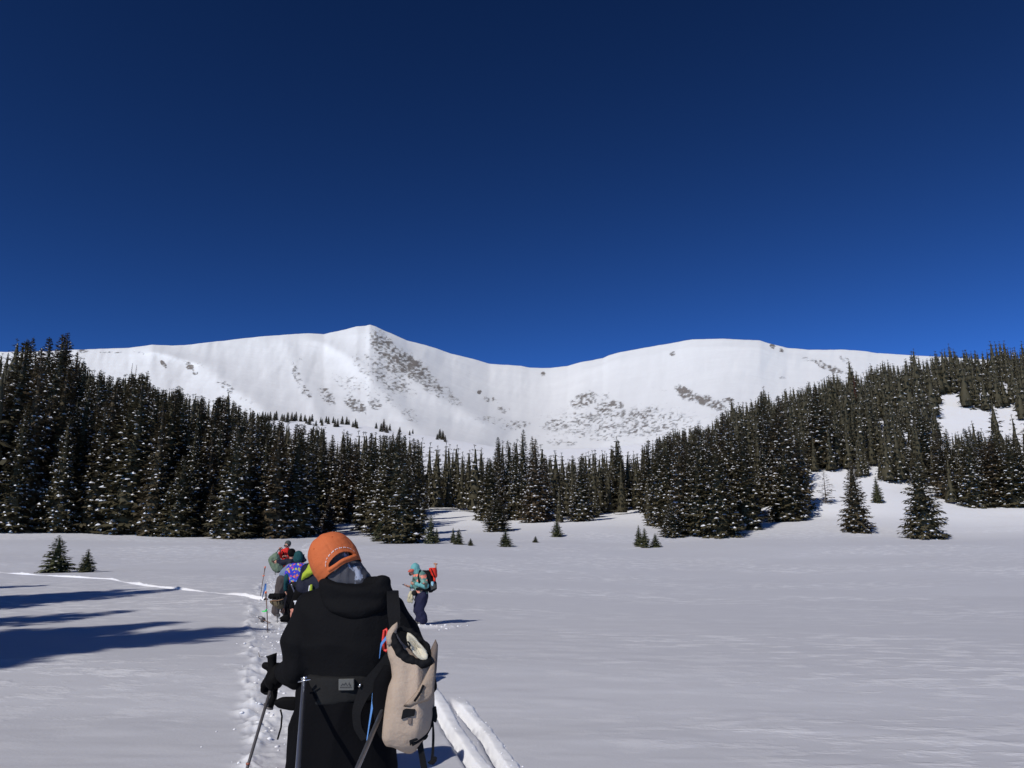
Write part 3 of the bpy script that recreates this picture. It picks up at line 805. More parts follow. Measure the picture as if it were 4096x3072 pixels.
# bare dead trunks
def snag(px, Y, top, label):
    d = pt(px, 2100, Y); z = gz1(d.x, d.y)
    h = float(el(top) * Y + EYE - z)
    e = empty('dead_tree', (d.x, d.y, z - 0.2)); tag(e, label, 'tree')
    v, f = lathe_np([(0.26, 0), (0.22, h * 0.4), (0.15, h * 0.75), (0.03, h)], 7, 0.1, int(px))
    link('trunk', mesh_np('dead_trunk', v, f, M_GREYWOOD, smooth=True), e)
    r = np.random.default_rng(int(px)); V, Q = [], []
    for k in range(60):
        t = r.uniform(0.35, 0.97); a = r.uniform(0, 6.28); L_ = r.uniform(0.4, 1.9) * (1.1 - t)
        p = np.array([0, 0, t * h]); q = p + np.array([math.cos(a) * L_, math.sin(a) * L_, r.uniform(-0.25, 0.35)])
        i = len(V); V += [p + [0, 0, 0.04], p - [0, 0, 0.04], q - [0, 0, 0.015], q + [0, 0, 0.015]]; Q.append((i, i + 1, i + 2, i + 3))
        m_ = (p + q) / 2; s = np.array([-math.sin(a), math.cos(a), 0.1])
        for sg in (-1, 1):
            i = len(V); V += [m_, m_ + s * sg * L_ * 0.3 + [0, 0, 0.05], m_ + s * sg * L_ * 0.3 - [0, 0, 0.03], m_ - [0, 0, 0.05]]; Q.append((i, i + 1, i + 2, i + 3))
    link('branch', mesh_np('dead_branches', np.array(V), np.array(Q), M_GREYWOOD), e)['kind'] = 'stuff'
snag(456, 150, 1448, 'tall bare grey dead tree rising out of the shaded forest, thickest of the snags')
snag(474, 152, 1455, 'bare grey dead tree right beside the thickest snag in the shaded forest')
snag(522, 128, 1612, 'shorter bare grey trunk in the shaded forest beneath the round-topped spruce')
snag(585, 124, 1690, 'low bare grey trunk standing further along inside the shaded forest')
snag(2804, 130, 1712, 'bare grey dead trunk at the front edge of the hillside forest')
# trees just outside the view whose shadows reach across the meadow
for (tx, ty, h) in [(610, 2352, 13), (250, 2338, 11), (560, 2428, 12), (800, 2470, 13.5), (700, 2492, 12), (1080, 2502, 14), (560, 2574, 12.5), (330, 2560, 11), (190, 2632, 11), (-60, 2600, 12), (-100, 2480, 12), (430, 2512, 12), (220, 2590, 11), (780, 2350, 12), (1130, 2508, 12), (40, 2500, 11)]:
    x, y = hit(tx + 60, ty)
    h *= 1.5
    Ls = h / math.tan(SUN_EL)
    plant(0, 0, h, ('wide', rt.randrange(3)), 'spruce_tree', 'spruce outside the view casting its long shadow over the meadow', 'spruces casting shadows over the meadow', pos=(x - math.sin(SHADOW_AZ) * Ls, y - math.cos(SHADOW_AZ) * Ls), w=0.9)
print('trees', len(cand), 'in view', len(inview))
# ------------------------------------------------------------------ soft-body helpers for people and bags
def V3(*a): return Vector(a)

_SPH = None
def _sphere():
    global _SPH
    if _SPH is None:
        bm = bmesh.new(); bmesh.ops.create_uvsphere(bm, u_segments=14, v_segments=9, radius=1)
        _SPH = (np.array([v.co[:] for v in bm.verts]), [[v.index for v in f.verts] for f in bm.faces]); bm.free()
    return _SPH

class Blob:
    """Collects closed volumes, then fuses them into one continuous skin."""
    def __init__(s): s.v = []; s.f = []
    def add(s, v, f):
        o = len(s.v); s.v += [tuple(q) for q in v]; s.f += [[i + o for i in q] for q in f]
    def ell(s, c, r, rot=None):
        sv, sf = _sphere()
        v = sv * np.array(r if hasattr(r, '__len__') else (r, r, r))
        if rot is not None: v = v @ np.array(rot.to_3x3()).T
        s.add(v + np.array(c), sf)
    def cap(s, p0, r0, p1, r1, flat=None):
        p0, p1 = Vector(p0), Vector(p1)
        d = p1 - p0; L = d.length
        if L < 1e-5: return s.ell(p0, max(r0, r1))
        q = d.to_track_quat('Z', 'Y')
        prof = [(0, -r0)] + [(r0 * math.cos(a), r0 * math.sin(a)) for a in (-1.05, -0.5, 0)] + [(r1 * math.cos(a), L + r1 * math.sin(a)) for a in (0, 0.5, 1.05)] + [(0, L + r1)]
        n = 12; v = []; f = []
        for (rr, z) in prof[1:-1]:
            for k in range(n):
                a = 2 * math.pi * k / n
                v.append(Vector((rr * math.cos(a), rr * math.sin(a) * (flat or 1), z)))
        m = len(prof) - 2
        for i in range(m - 1):
            for k in range(n): f.append([i * n + k, i * n + (k + 1) % n, (i + 1) * n + (k + 1) % n, (i + 1) * n + k])
        v.append(Vector((0, 0, prof[0][1]))); v.append(Vector((0, 0, prof[-1][1])))
        for k in range(n):
            f.append([m * n, (k + 1) % n, k]); f.append([m * n + 1, (m - 1) * n + k, (m - 1) * n + (k + 1) % n])
        s.add([q @ x + p0 for x in v], f)
    def chain(s, pts):
        for (p0, r0), (p1, r1) in zip(pts[:-1], pts[1:]): s.cap(p0, r0, p1, r1)
    def rings(s, R_):
        """Loft closed rings (lists of points of equal length) and cap the ends."""
        n = len(R_[0]); v = [p for r in R_ for p in r]; f = []
        for i in range(len(R_) - 1):
            for k in range(n): f.append([i * n + k, i * n + (k + 1) % n, (i + 1) * n + (k + 1) % n, (i + 1) * n + k])
        for base, rev in ((0, True), ((len(R_) - 1) * n, False)):
            c = sum((Vector(p) for p in v[base:base + n]), Vector()) / n
            v.append(c); j = len(v) - 1
            for k in range(n):
                t = [base + k, base + (k + 1) % n, j]
                f.append(t[::-1] if rev else t)
        s.add(v, f)
    def loft(s, rows, Y, e=2.4, n=26):
        """rows: (photo row, left column, right column, half depth[, depth])"""
        R_ = []
        for row in rows:
            py, xl, xr, dp = row[:4]; Yc = row[4] if len(row) > 4 else Y
            c = pt((xl + xr) / 2, py, Yc); w = (pt(xr, py, Yc) - pt(xl, py, Yc)).length / 2
            ring = []
            for k in range(n):
                a = 2 * math.pi * k / n
                ca, sa = math.cos(a), math.sin(a)
                ring.append(c + Vector((w * math.copysign(abs(ca) ** (2 / e), ca), dp * math.copysign(abs(sa) ** (2 / e), sa), 0)))
            R_.append(ring)
        s.rings(R_)
    def build(s, name, mat, parent, voxel=0.012, smooth=4, folds=0.0, fscale=9.0, stretch=(1, 1, 0.5), seed=0):
        me = bpy.data.meshes.new(name); me.from_pydata(s.v, [], s.f)
        o = bpy.data.objects.new(name, me); COL.objects.link(o)
        md = o.modifiers.new('r', 'REMESH'); md.mode = 'VOXEL'; md.voxel_size = voxel; md.use_smooth_shade = True
        if smooth:
            ms = o.modifiers.new('s', 'SMOOTH'); ms.factor = 0.5; ms.iterations = smooth
        dg = bpy.context.evaluated_depsgraph_get(); dg.update()
        m2 = bpy.data.meshes.new_from_object(o.evaluated_get(dg)); m2.name = name
        bpy.data.objects.remove(o); bpy.data.meshes.remove(me)
        if folds:
            off = Vector((seed * 3.7, seed * 1.3, 0))
            for v, nrm in zip(m2.vertices, [x.vector.copy() for x in m2.vertex_normals]):
                q = Vector((v.co.x * stretch[0], v.co.y * stretch[1], v.co.z * stretch[2])) * fscale + off
                h = 1 - 2 * abs(mnoise.noise(q + 0.4 * Vector((mnoise.noise(q * 0.7), mnoise.noise(q * 0.7 + V3(5, 0, 0)), 0)))) + 0.4 * mnoise.noise(q * 2.3)
                v.co += nrm * (h - 0.55) * folds
        loc = parent.matrix_basis.translation if parent else Vector()
        for v in m2.vertices: v.co -= loc
        m2.materials.clear(); m2.materials.append(mat)
        return link(name, m2, parent)

def hard(name, verts, faces, mat, parent, smooth=False, bevel=0.0):
    loc = parent.matrix_basis.translation if parent else Vector()
    me = bpy.data.meshes.new(name)
    me.from_pydata([tuple(Vector(v) - loc) for v in verts], [], faces)
    bm = bmesh.new(); bm.from_mesh(me); bmesh.ops.recalc_face_normals(bm, faces=bm.faces)
    if bevel: bmesh.ops.bevel(bm, geom=list(bm.edges), offset=bevel, segments=2, affect='EDGES', profile=0.6)
    bm.to_mesh(me); bm.free()
    if smooth:
        for p in me.polygons: p.use_smooth = True
    me.materials.append(mat)
    return link(name, me, parent)

def tube(name, pts, r, mat, parent, n=8):
    """Round tube through points; r a number or one per point."""
    P = [Vector(p) for p in pts]; rr = r if hasattr(r, '__len__') else [r] * len(P)
    v, f = [], []
    prev = None
    for i, p in enumerate(P):
        d = (P[min(i + 1, len(P) - 1)] - P[max(i - 1, 0)]).normalized()
        a = d.orthogonal().normalized() if prev is None else (prev - d * prev.dot(d)).normalized()
        prev = a; b = d.cross(a)
        v += [p + (a * math.cos(2 * math.pi * k / n) + b * math.sin(2 * math.pi * k / n)) * rr[i] for k in range(n)]
    for i in range(len(P) - 1):
        f += [[i * n + k, i * n + (k + 1) % n, (i + 1) * n + (k + 1) % n, (i + 1) * n + k] for k in range(n)]
    f += [list(range(n))[::-1], list(range((len(P) - 1) * n, len(P) * n))]
    return hard(name, v, f, mat, parent, smooth=True)

def ribbon(name, edges, mat, parent, thick=0.006, sub=6):
    """Flat webbing: edges is a list of (left point, right point); given depth away from the viewer."""
    E = []
    for i in range(len(edges) - 1):
        (a0, b0), (a1, b1) = edges[i], edges[i + 1]
        for k in range(sub):
            t = k / sub; E.append((Vector(a0).lerp(Vector(a1), t), Vector(b0).lerp(Vector(b1), t)))
    E.append((Vector(edges[-1][0]), Vector(edges[-1][1])))
    A = [e[0] for e in E]; B = [e[1] for e in E]
    for _ in range(3):
        A = [A[0]] + [(A[i - 1] + A[i] * 2 + A[i + 1]) / 4 for i in range(1, len(A) - 1)] + [A[-1]]
        B = [B[0]] + [(B[i - 1] + B[i] * 2 + B[i + 1]) / 4 for i in range(1, len(B) - 1)] + [B[-1]]
    v, f = [], []
    for i, (a, b) in enumerate(zip(A, B)):
        t = (A[min(i + 1, len(A) - 1)] - A[max(i - 1, 0)])
        nr = t.cross(b - a)
        nr = nr.normalized() * thick if nr.length > 1e-9 else Vector((0, thick, 0))
        v += [a, b, b + nr, a + nr]
    for i in range(len(A) - 1):
        for k in range(4): f.append([i * 4 + k, i * 4 + (k + 1) % 4, i * 4 + 4 + (k + 1) % 4, i * 4 + 4 + k])
    f += [[0, 1, 2, 3], [len(v) - 4, len(v) - 3, len(v) - 2, len(v) - 1]]
    return hard(name, v, f, mat, parent, smooth=False)

def prism(name, pix, Y, thick, mat, parent, bevel=0.0, bulge=0.0):
    """Solid slab whose outline is given as photo pixels at depth Y."""
    a = [pt(x, y, Y) for x, y in pix]; b = [p + Vector((0, thick, 0)) for p in a]
    n = len(a)
    f = [list(range(n)), list(range(n, 2 * n))[::-1]] + [[k, (k + 1) % n, n + (k + 1) % n, n + k] for k in range(n)]
    return hard(name, a + b, f, mat, parent, bevel=bevel)

def hand(bl, wrist, palm_dir, palm_normal, size=0.19, curl=0.5, side=1, thumb=0.6):
    """Palm, four unequal bent fingers and a thumb from the side of the palm."""
    d = Vector(palm_dir).normalized(); n = Vector(palm_normal); n = (n - d * n.dot(d)).normalized(); l = d.cross(n).normalized() * side
    w = Vector(wrist); k = size / 0.19
    pc = w + d * 0.05 * k
    bl.cap(w, 0.026 * k, w + d * 0.04 * k, 0.03 * k)
    for off in (-0.025, -0.008, 0.008, 0.025):
        bl.cap(w + d * 0.02 * k + l * off * 0.7 * k, 0.016 * k, w + d * 0.092 * k + l * off * k, 0.0135 * k)
    for j, (off, L_) in enumerate(((-0.03, 0.062), (-0.0105, 0.078), (0.0105, 0.084), (0.031, 0.074))):
        p = w + d * 0.092 * k + l * off * k
        ang = curl * 0.8; q = p
        for seg, fr in enumerate((0.45, 0.32, 0.23)):
            dd = d * math.cos(ang) + n * math.sin(ang)
            e = q + dd * L_ * fr * k
            bl.cap(q, (0.0105 - seg * 0.001) * k, e, (0.0098 - seg * 0.001) * k)
            q = e; ang += curl * 1.0
    t0 = w + d * 0.03 * k + l * 0.03 * k
    t1 = t0 + (d * 0.6 + l * 0.7 + n * 0.35).normalized() * 0.042 * k
    t2 = t1 + (d * 0.85 + l * (0.3 - thumb * 0.4) + n * thumb).normalized() * 0.036 * k
    bl.cap(t0, 0.016 * k, t1, 0.0125 * k); bl.cap(t1, 0.0125 * k, t2, 0.0105 * k)

def head(bl, c, face, up, s=1.0):
    """Head centred at c looking along face."""
    f = Vector(face).normalized(); u = Vector(up); u = (u - f * u.dot(f)).normalized(); r = f.cross(u)
    M = Matrix((r, f, u)).transposed()
    P = lambda x, y, z: Vector(c) + (r * x + f * y + u * z) * s
    bl.ell(P(0, -0.012, 0.03), (0.076 * s, 0.094 * s, 0.088 * s), M)
    bl.ell(P(0, 0.018, -0.04), (0.060 * s, 0.072 * s, 0.075 * s), M)
    bl.ell(P(0, 0.07, -0.085), (0.03 * s, 0.025 * s, 0.022 * s), M)            # chin
    bl.cap(P(0, 0.082, 0.012), 0.012 * s, P(0, 0.108, -0.028), 0.016 * s)      # nose
    bl.cap(P(-0.035, 0.078, 0.03), 0.014 * s, P(0.035, 0.078, 0.03), 0.014 * s)  # brow
    bl.cap(P(-0.02, 0.084, -0.058), 0.009 * s, P(0.02, 0.084, -0.058), 0.009 * s)  # mouth
    for q in (-1, 1):
        bl.ell(P(q * 0.077, -0.01, -0.01), (0.012 * s, 0.022 * s, 0.032 * s), M)
        bl.ell(P(q * 0.042, 0.06, -0.02), (0.024 * s, 0.026 * s, 0.022 * s), M)
    return P, M

def limb(bl, *pr): bl.chain(pr)

SKIN = cloth('skin', (0.52, 0.27, 0.19), 0.55, var=0.12, bump=0.05)
EYE_M = plain('eye_dark', (0.03, 0.02, 0.02), 0.2)

def figure(root_loc, J, name='person', label=None, hands=None, voxel=0.010, skin=SKIN, faced=None):
    """Empty at the feet and the continuous body under the clothes. J: joints in world space."""
    e = empty(name, root_loc)
    tag(e, label, 'person')
    b = Blob()
    sh = (J['shl'] + J['shr']) / 2; hp = (J['hipl'] + J['hipr']) / 2
    b.cap(hp, 0.13, hp.lerp(sh, 0.45), 0.115); b.cap(hp.lerp(sh, 0.45), 0.115, hp.lerp(sh, 0.85), 0.12)
    b.cap(J['shl'], 0.06, J['shr'], 0.06)
    b.cap(sh, 0.06, J['head'] - Vector(J['up']) * 0.06, 0.052)
    fr = head(b, J['head'], J['face'], J['up'])
    for q in 'lr':
        b.chain([(J['sh' + q], 0.055), (J['el' + q], 0.043), (J['wr' + q], 0.028)])
        b.chain([(J['hip' + q], 0.09), (J['kn' + q], 0.062), (J['an' + q], 0.042)])
        a = J['an' + q]; t = J['toe' + q]
        b.cap(a - Vector((0, 0, 0.04)), 0.04, t, 0.032)
    for q, (d, n, curl, sd) in (hands or {}).items():
        hand(b, J['wr' + q], d, n, curl=curl, side=sd)
    b.build('body', skin, e, voxel=voxel, smooth=2)
    return e, fr
# ------------------------------------------------------------------ cloth colours
def spots(name, base, cols, scale, r0, r1, rough=0.8):
    m, nt, b = nodes_of(name)
    N, L = nt.nodes, nt.links
    tc = N.new('ShaderNodeTexCoord')
    nz = N.new('ShaderNodeTexNoise'); setin(nz, Scale=scale * 1.4, Detail=2.0); L.new(tc.outputs['Object'], nz.inputs['Vector'])
    mxv = N.new('ShaderNodeMix'); mxv.data_type = 'RGBA'; mxv.blend_type = 'LINEAR_LIGHT'; mxv.inputs[0].default_value = 0.05
    L.new(tc.outputs['Object'], mxv.inputs[6]); L.new(nz.outputs[1], mxv.inputs[7])
    vo = N.new('ShaderNodeTexVoronoi'); setin(vo, Scale=scale, Randomness=0.8); L.new(mxv.outputs[2], vo.inputs['Vector'])
    mr = N.new('ShaderNodeMapRange'); setin(mr, **{'From Min': r1, 'From Max': r0}); L.new(vo.outputs['Distance'], mr.inputs[0])
    sp = N.new('ShaderNodeSeparateColor'); L.new(vo.outputs['Color'], sp.inputs[0])
    ra = N.new('ShaderNodeValToRGB'); ra.color_ramp.interpolation = 'CONSTANT'
    el_ = ra.color_ramp.elements
    while len(el_) < len(cols): el_.new(0.5)
    for i, c in enumerate(cols): el_[i].position = i / len(cols); el_[i].color = rgb(c)
    L.new(sp.outputs[0], ra.inputs[0])
    mx = N.new('ShaderNodeMix'); mx.data_type = 'RGBA'; mx.inputs[6].default_value = rgb(base)
    L.new(mr.outputs[0], mx.inputs[0]); L.new(ra.outputs[0], mx.inputs[7]); L.new(mx.outputs[2], b.inputs['Base Color'])
    setin(b, Roughness=rough)
    return m
BLACK = cloth('black_softshell', (0.0075, 0.0075, 0.0085), 0.8, scale=90, var=0.3, bump=0.35, spec=0.08)
BLACK2 = cloth('black_trouser_cloth', (0.0050, 0.0050, 0.0062), 0.85, scale=60, var=0.35, bump=0.3, spec=0.08)
WEB = cloth('black_webbing', (0.011, 0.011, 0.012), 0.75, scale=120, var=0.2, bump=0.3, spec=0.08)
BELT = cloth('dark_grey_belt', (0.020, 0.020, 0.020), 0.8, scale=80, var=0.2, bump=0.3, spec=0.08)
GLOVE = cloth('black_glove', (0.006, 0.0055, 0.0055), 0.7, var=0.2, spec=0.08)
ORANGE = cloth('orange_twill', (0.60, 0.145, 0.045), 0.8, scale=150, var=0.12, bump=0.2, big=14)
ORANGE_D = cloth('orange_stitch', (0.42, 0.07, 0.015), 0.8)
TAN = cloth('tan_canvas', (0.47, 0.365, 0.275), 0.85, scale=70, var=0.16, bump=0.5, col2=(0.37, 0.28, 0.205), big=5)
CREAM = cloth('cream_lining', (0.64, 0.58, 0.44), 0.8, var=0.08)
TANDK = cloth('brown_grey_canvas', (0.20, 0.155, 0.13), 0.85, var=0.25)
NAVY = cloth('navy_trousers', (0.014, 0.015, 0.048), 0.8, var=0.25)
NAVYJ = cloth('navy_jacket', (0.008, 0.010, 0.026), 0.75, var=0.25)
LIME = cloth('lime_cloth', (0.42, 0.52, 0.04), 0.75, var=0.2, bump=0.5)
WHITE = cloth('white_cloth', (0.75, 0.75, 0.76), 0.8, var=0.06)
TEAL = cloth('teal_hood', (0.16, 0.42, 0.42), 0.8, var=0.15)
DKTEAL = cloth('dark_green_fleece', (0.010, 0.072, 0.080), 0.85, var=0.25)
RED = cloth('red_jacket', (0.72, 0.022, 0.016), 0.7, var=0.18)
REDBAG = cloth('red_bag_nylon', (0.80, 0.035, 0.014), 0.6, var=0.15)
SAGE = cloth('sage_canvas', (0.17, 0.235, 0.165), 0.8, var=0.25, bump=0.5)
OLIVE = cloth('olive_canvas', (0.145, 0.115, 0.068), 0.85, var=0.3)
GREYW = cloth('grey_wool', (0.085, 0.098, 0.088), 0.9, scale=200, var=0.3)
BLUEGREY = cloth('blue_grey_jacket', (0.17, 0.23, 0.36), 0.75, var=0.15)
TAUPE = cloth('taupe_trousers', (0.085, 0.070, 0.068), 0.85, var=0.3)
FRUIT = spots('fruit_print', (38, 58, 190), [(190, 190, 60), (225, 90, 70), (150, 70, 190), (80, 150, 215), (235, 130, 60), (170, 190, 130), (190, 60, 140)], 14, 0.40, 0.46)
FLORAL = spots('floral_print', (84, 122, 112), [(240, 130, 105), (52, 62, 58), (236, 150, 125), (120, 160, 150), (225, 110, 90)], 9.5, 0.40, 0.55)
def gaiter_mat():
    m, nt, b = nodes_of('mountain_print')
    N, L = nt.nodes, nt.links
    tc = N.new('ShaderNodeTexCoord')
    def layer(prev, scale, sc3, rot, a, b_, col):
        mp = N.new('ShaderNodeMapping'); mp.inputs['Scale'].default_value = sc3; mp.inputs['Rotation'].default_value = rot
        L.new(tc.outputs['Object'], mp.inputs[0])
        n = N.new('ShaderNodeTexNoise'); setin(n, Scale=scale, Detail=4.0, Roughness=0.55); L.new(mp.outputs[0], n.inputs['Vector'])
        r = N.new('ShaderNodeMapRange'); setin(r, **{'From Min': a, 'From Max': b_}); L.new(n.outputs[0], r.inputs[0])
        x = N.new('ShaderNodeMix'); x.data_type = 'RGBA'; x.inputs[7].default_value = rgb(col); L.new(r.outputs[0], x.inputs[0])
        if prev is None: x.inputs[6].default_value = rgb((66, 66, 72))
        else: L.new(prev, x.inputs[6])
        return x.outputs[2]
    c = layer(None, 14, (1.3, 1, 0.7), (0, 0.6, 0), 0.56, 0.60, (158, 164, 178))
    c = layer(c, 22, (1.6, 1, 0.5), (0, -0.5, 0), 0.60, 0.63, (40, 41, 47))
    c = layer(c, 34, (1, 1, 1), (0, 0, 0), 0.70, 0.72, (170, 140, 70))
    L.new(c, b.inputs['Base Color']); setin(b, Roughness=0.85)
    return m
GAITER = gaiter_mat()
ALU = plain('grey_alloy', (0.36, 0.38, 0.43), 0.35, 0.85, var=0.15)
POLEG = plain('dark_pole', (0.11, 0.10, 0.10), 0.45, 0.3)
POLEB = plain('brown_pole', (0.16, 0.10, 0.075), 0.5, 0.1)
STEEL = plain('bright_steel', (0.75, 0.75, 0.75), 0.25, 1.0)
REDP = plain('red_plastic', (0.75, 0.045, 0.03), 0.45)
ORP = plain('orange_plastic', (0.85, 0.16, 0.05), 0.5)
GREENF = plain('green_tape', (0.06, 0.75, 0.16), 0.6)
BLUEF = plain('blue_tape', (0.035, 0.15, 0.42), 0.6)
BLUEW = plain('blue_webbing', (0.10, 0.27, 0.60), 0.7)
PATCH = plain('grey_label', (0.11, 0.11, 0.10), 0.7)
INK = plain('label_ink', (0.03, 0.03, 0.03), 0.7)
GLASSK = plain('dark_lens', (0.02, 0.02, 0.025), 0.1)
WOODT = plain('tan_handle', (0.42, 0.22, 0.13), 0.6)
CREAMG = cloth('cream_leather', (0.60, 0.54, 0.36), 0.75, var=0.25)
BROWNB = plain('boot_leather', (0.10, 0.095, 0.09), 0.6, var=0.4)

BRK = plain('rusty_clamp', (0.30, 0.09, 0.05), 0.5)
def ground(px, py):
    x, y = hit(px, py); return Vector((x, y, gz1(x, y)))

# ------------------------------------------------------------------ the skier with the orange cap
Y0 = 3.6
def A(px, py, dy=0.0): return pt(px, py, Y0 + dy)
root = Vector((A(1370, 2600).x, Y0, 0.0))
J = dict(head=A(1338, 2238), face=(-0.22, 0.95, -0.15), up=(-0.56, 0.13, 0.82), shl=A(1240, 2425), shr=A(1530, 2450),
         ell=A(1178, 2660), wrl=A(1120, 2690, 0.16), elr=A(1650, 2640, 0.02), wrr=A(1640, 2830, 0.24), hipl=A(1285, 2800), hipr=A(1455, 2800),
         knl=A(1270, 3200, 0.05), anl=A(1262, 3600, 0.0), knr=A(1470, 3200, 0.1), anr=A(1480, 3590, 0.12), toel=A(1255, 3660, 0.16), toer=A(1490, 3650, 0.28))
main, (HP, HM) = figure(root, J, label='person in black hooded jacket and backward orange cap, seen from behind', hands={})
# jacket
b = Blob()
b.loft([(2322, 1302, 1490, 0.075), (2352, 1272, 1542, 0.095), (2400, 1222, 1582, 0.115), (2450, 1196, 1604, 0.125), (2510, 1192, 1614, 0.135), (2570, 1205, 1612, 0.14), (2640, 1222, 1590, 0.14), (2700, 1234, 1560, 0.14), (2722, 1238, 1550, 0.135)], Y0)
b.chain([(A(1250, 2440), 0.085), (A(1200, 2560, -0.01), 0.083), (A(1183, 2672, -0.03), 0.075), (A(1142, 2692, 0.12), 0.050)])
b.cap(A(1190, 2690, -0.01), 0.058, A(1185, 2722, 0.04), 0.04)
b.chain([(A(1545, 2450), 0.085), (A(1618, 2560), 0.078), (A(1688, 2672, 0.0), 0.062), (A(1716, 2735, 0.03), 0.036), (A(1650, 2830, 0.22), 0.045)])
b.build('jacket', BLACK, main, voxel=0.011, smooth=5, folds=0.013, fscale=5, stretch=(0.8, 1, 1.1), seed=3)
# the hood lies in heavy rolls on the shoulders
b = Blob()
for off, r, sq in ((0, 0.036, 1.0), (26, 0.034, 0.8), (52, 0.03, 0.55)):
    pts = []
    for k in range(11):
        t = k / 10; a = math.pi * t
        x = 1418 - math.cos(a) * (118 - off * 0.25) * 1.0 + (6 if t > 0.5 else 0)
        y = 2345 - off * 0.5 + math.sin(a) * (98 * sq)
        pts.append((A(x, y, -0.075 - 0.03 * math.sin(a)), r * (0.8 + 0.35 * math.sin(a))))
    b.chain(pts)
b.loft([(2312, 1296, 1528, 0.05, Y0 - 0.03), (2340, 1290, 1538, 0.07, Y0 - 0.03), (2390, 1308, 1532, 0.07, Y0 - 0.04), (2440, 1345, 1500, 0.06, Y0 - 0.05)], Y0)
b.build('hood', BLACK, main, voxel=0.010, smooth=4, folds=0.014, fscale=7, stretch=(0.5, 1, 1.8), seed=8)
# trousers
b = Blob()
b.loft([(2700, 1240, 1545, 0.12), (2760, 1185, 1545, 0.145), (2830, 1186, 1560, 0.155), (2900, 1166, 1575, 0.155), (2990, 1160, 1585, 0.155), (3072, 1155, 1588, 0.15), (3180, 1160, 1585, 0.14)], Y0)
b.chain([(A(1262, 3060), 0.125), (A(1262, 3220, 0.05), 0.105), (A(1258, 3560), 0.095)])
b.chain([(A(1478, 3060), 0.125), (A(1478, 3220, 0.08), 0.105), (A(1482, 3560, 0.1), 0.095)])
b.build('trousers', BLACK2, main, voxel=0.013, smooth=5, folds=0.020, fscale=6, stretch=(1, 1, 0.4), seed=5)
for q in 'lr':
    b = Blob(); a = J['an' + q]; t = J['toe' + q]
    b.cap(a + Vector((0, 0, 0.06)), 0.065, a - Vector((0, 0, 0.06)), 0.06); b.cap(a - Vector((0, 0, 0.06)), 0.055, t, 0.045)
    b.build('boot', BROWNB, main, voxel=0.012, smooth=2)
# neck gaiter pulled up over the head under the cap
b = Blob()
b.ell(J['head'] + HM @ Vector((0, -0.004, 0.02)), (0.088, 0.103, 0.10), HM)
b.loft([(2215, 1310, 1408, 0.085), (2245, 1298, 1436, 0.09), (2285, 1288, 1466, 0.10), (2325, 1276, 1496, 0.10), (2350, 1272, 1510, 0.09)], Y0)
b.build('neck_gaiter', GAITER, main, voxel=0.008, smooth=3, folds=0.006, fscale=14, stretch=(1.6, 1, 0.5), seed=2)

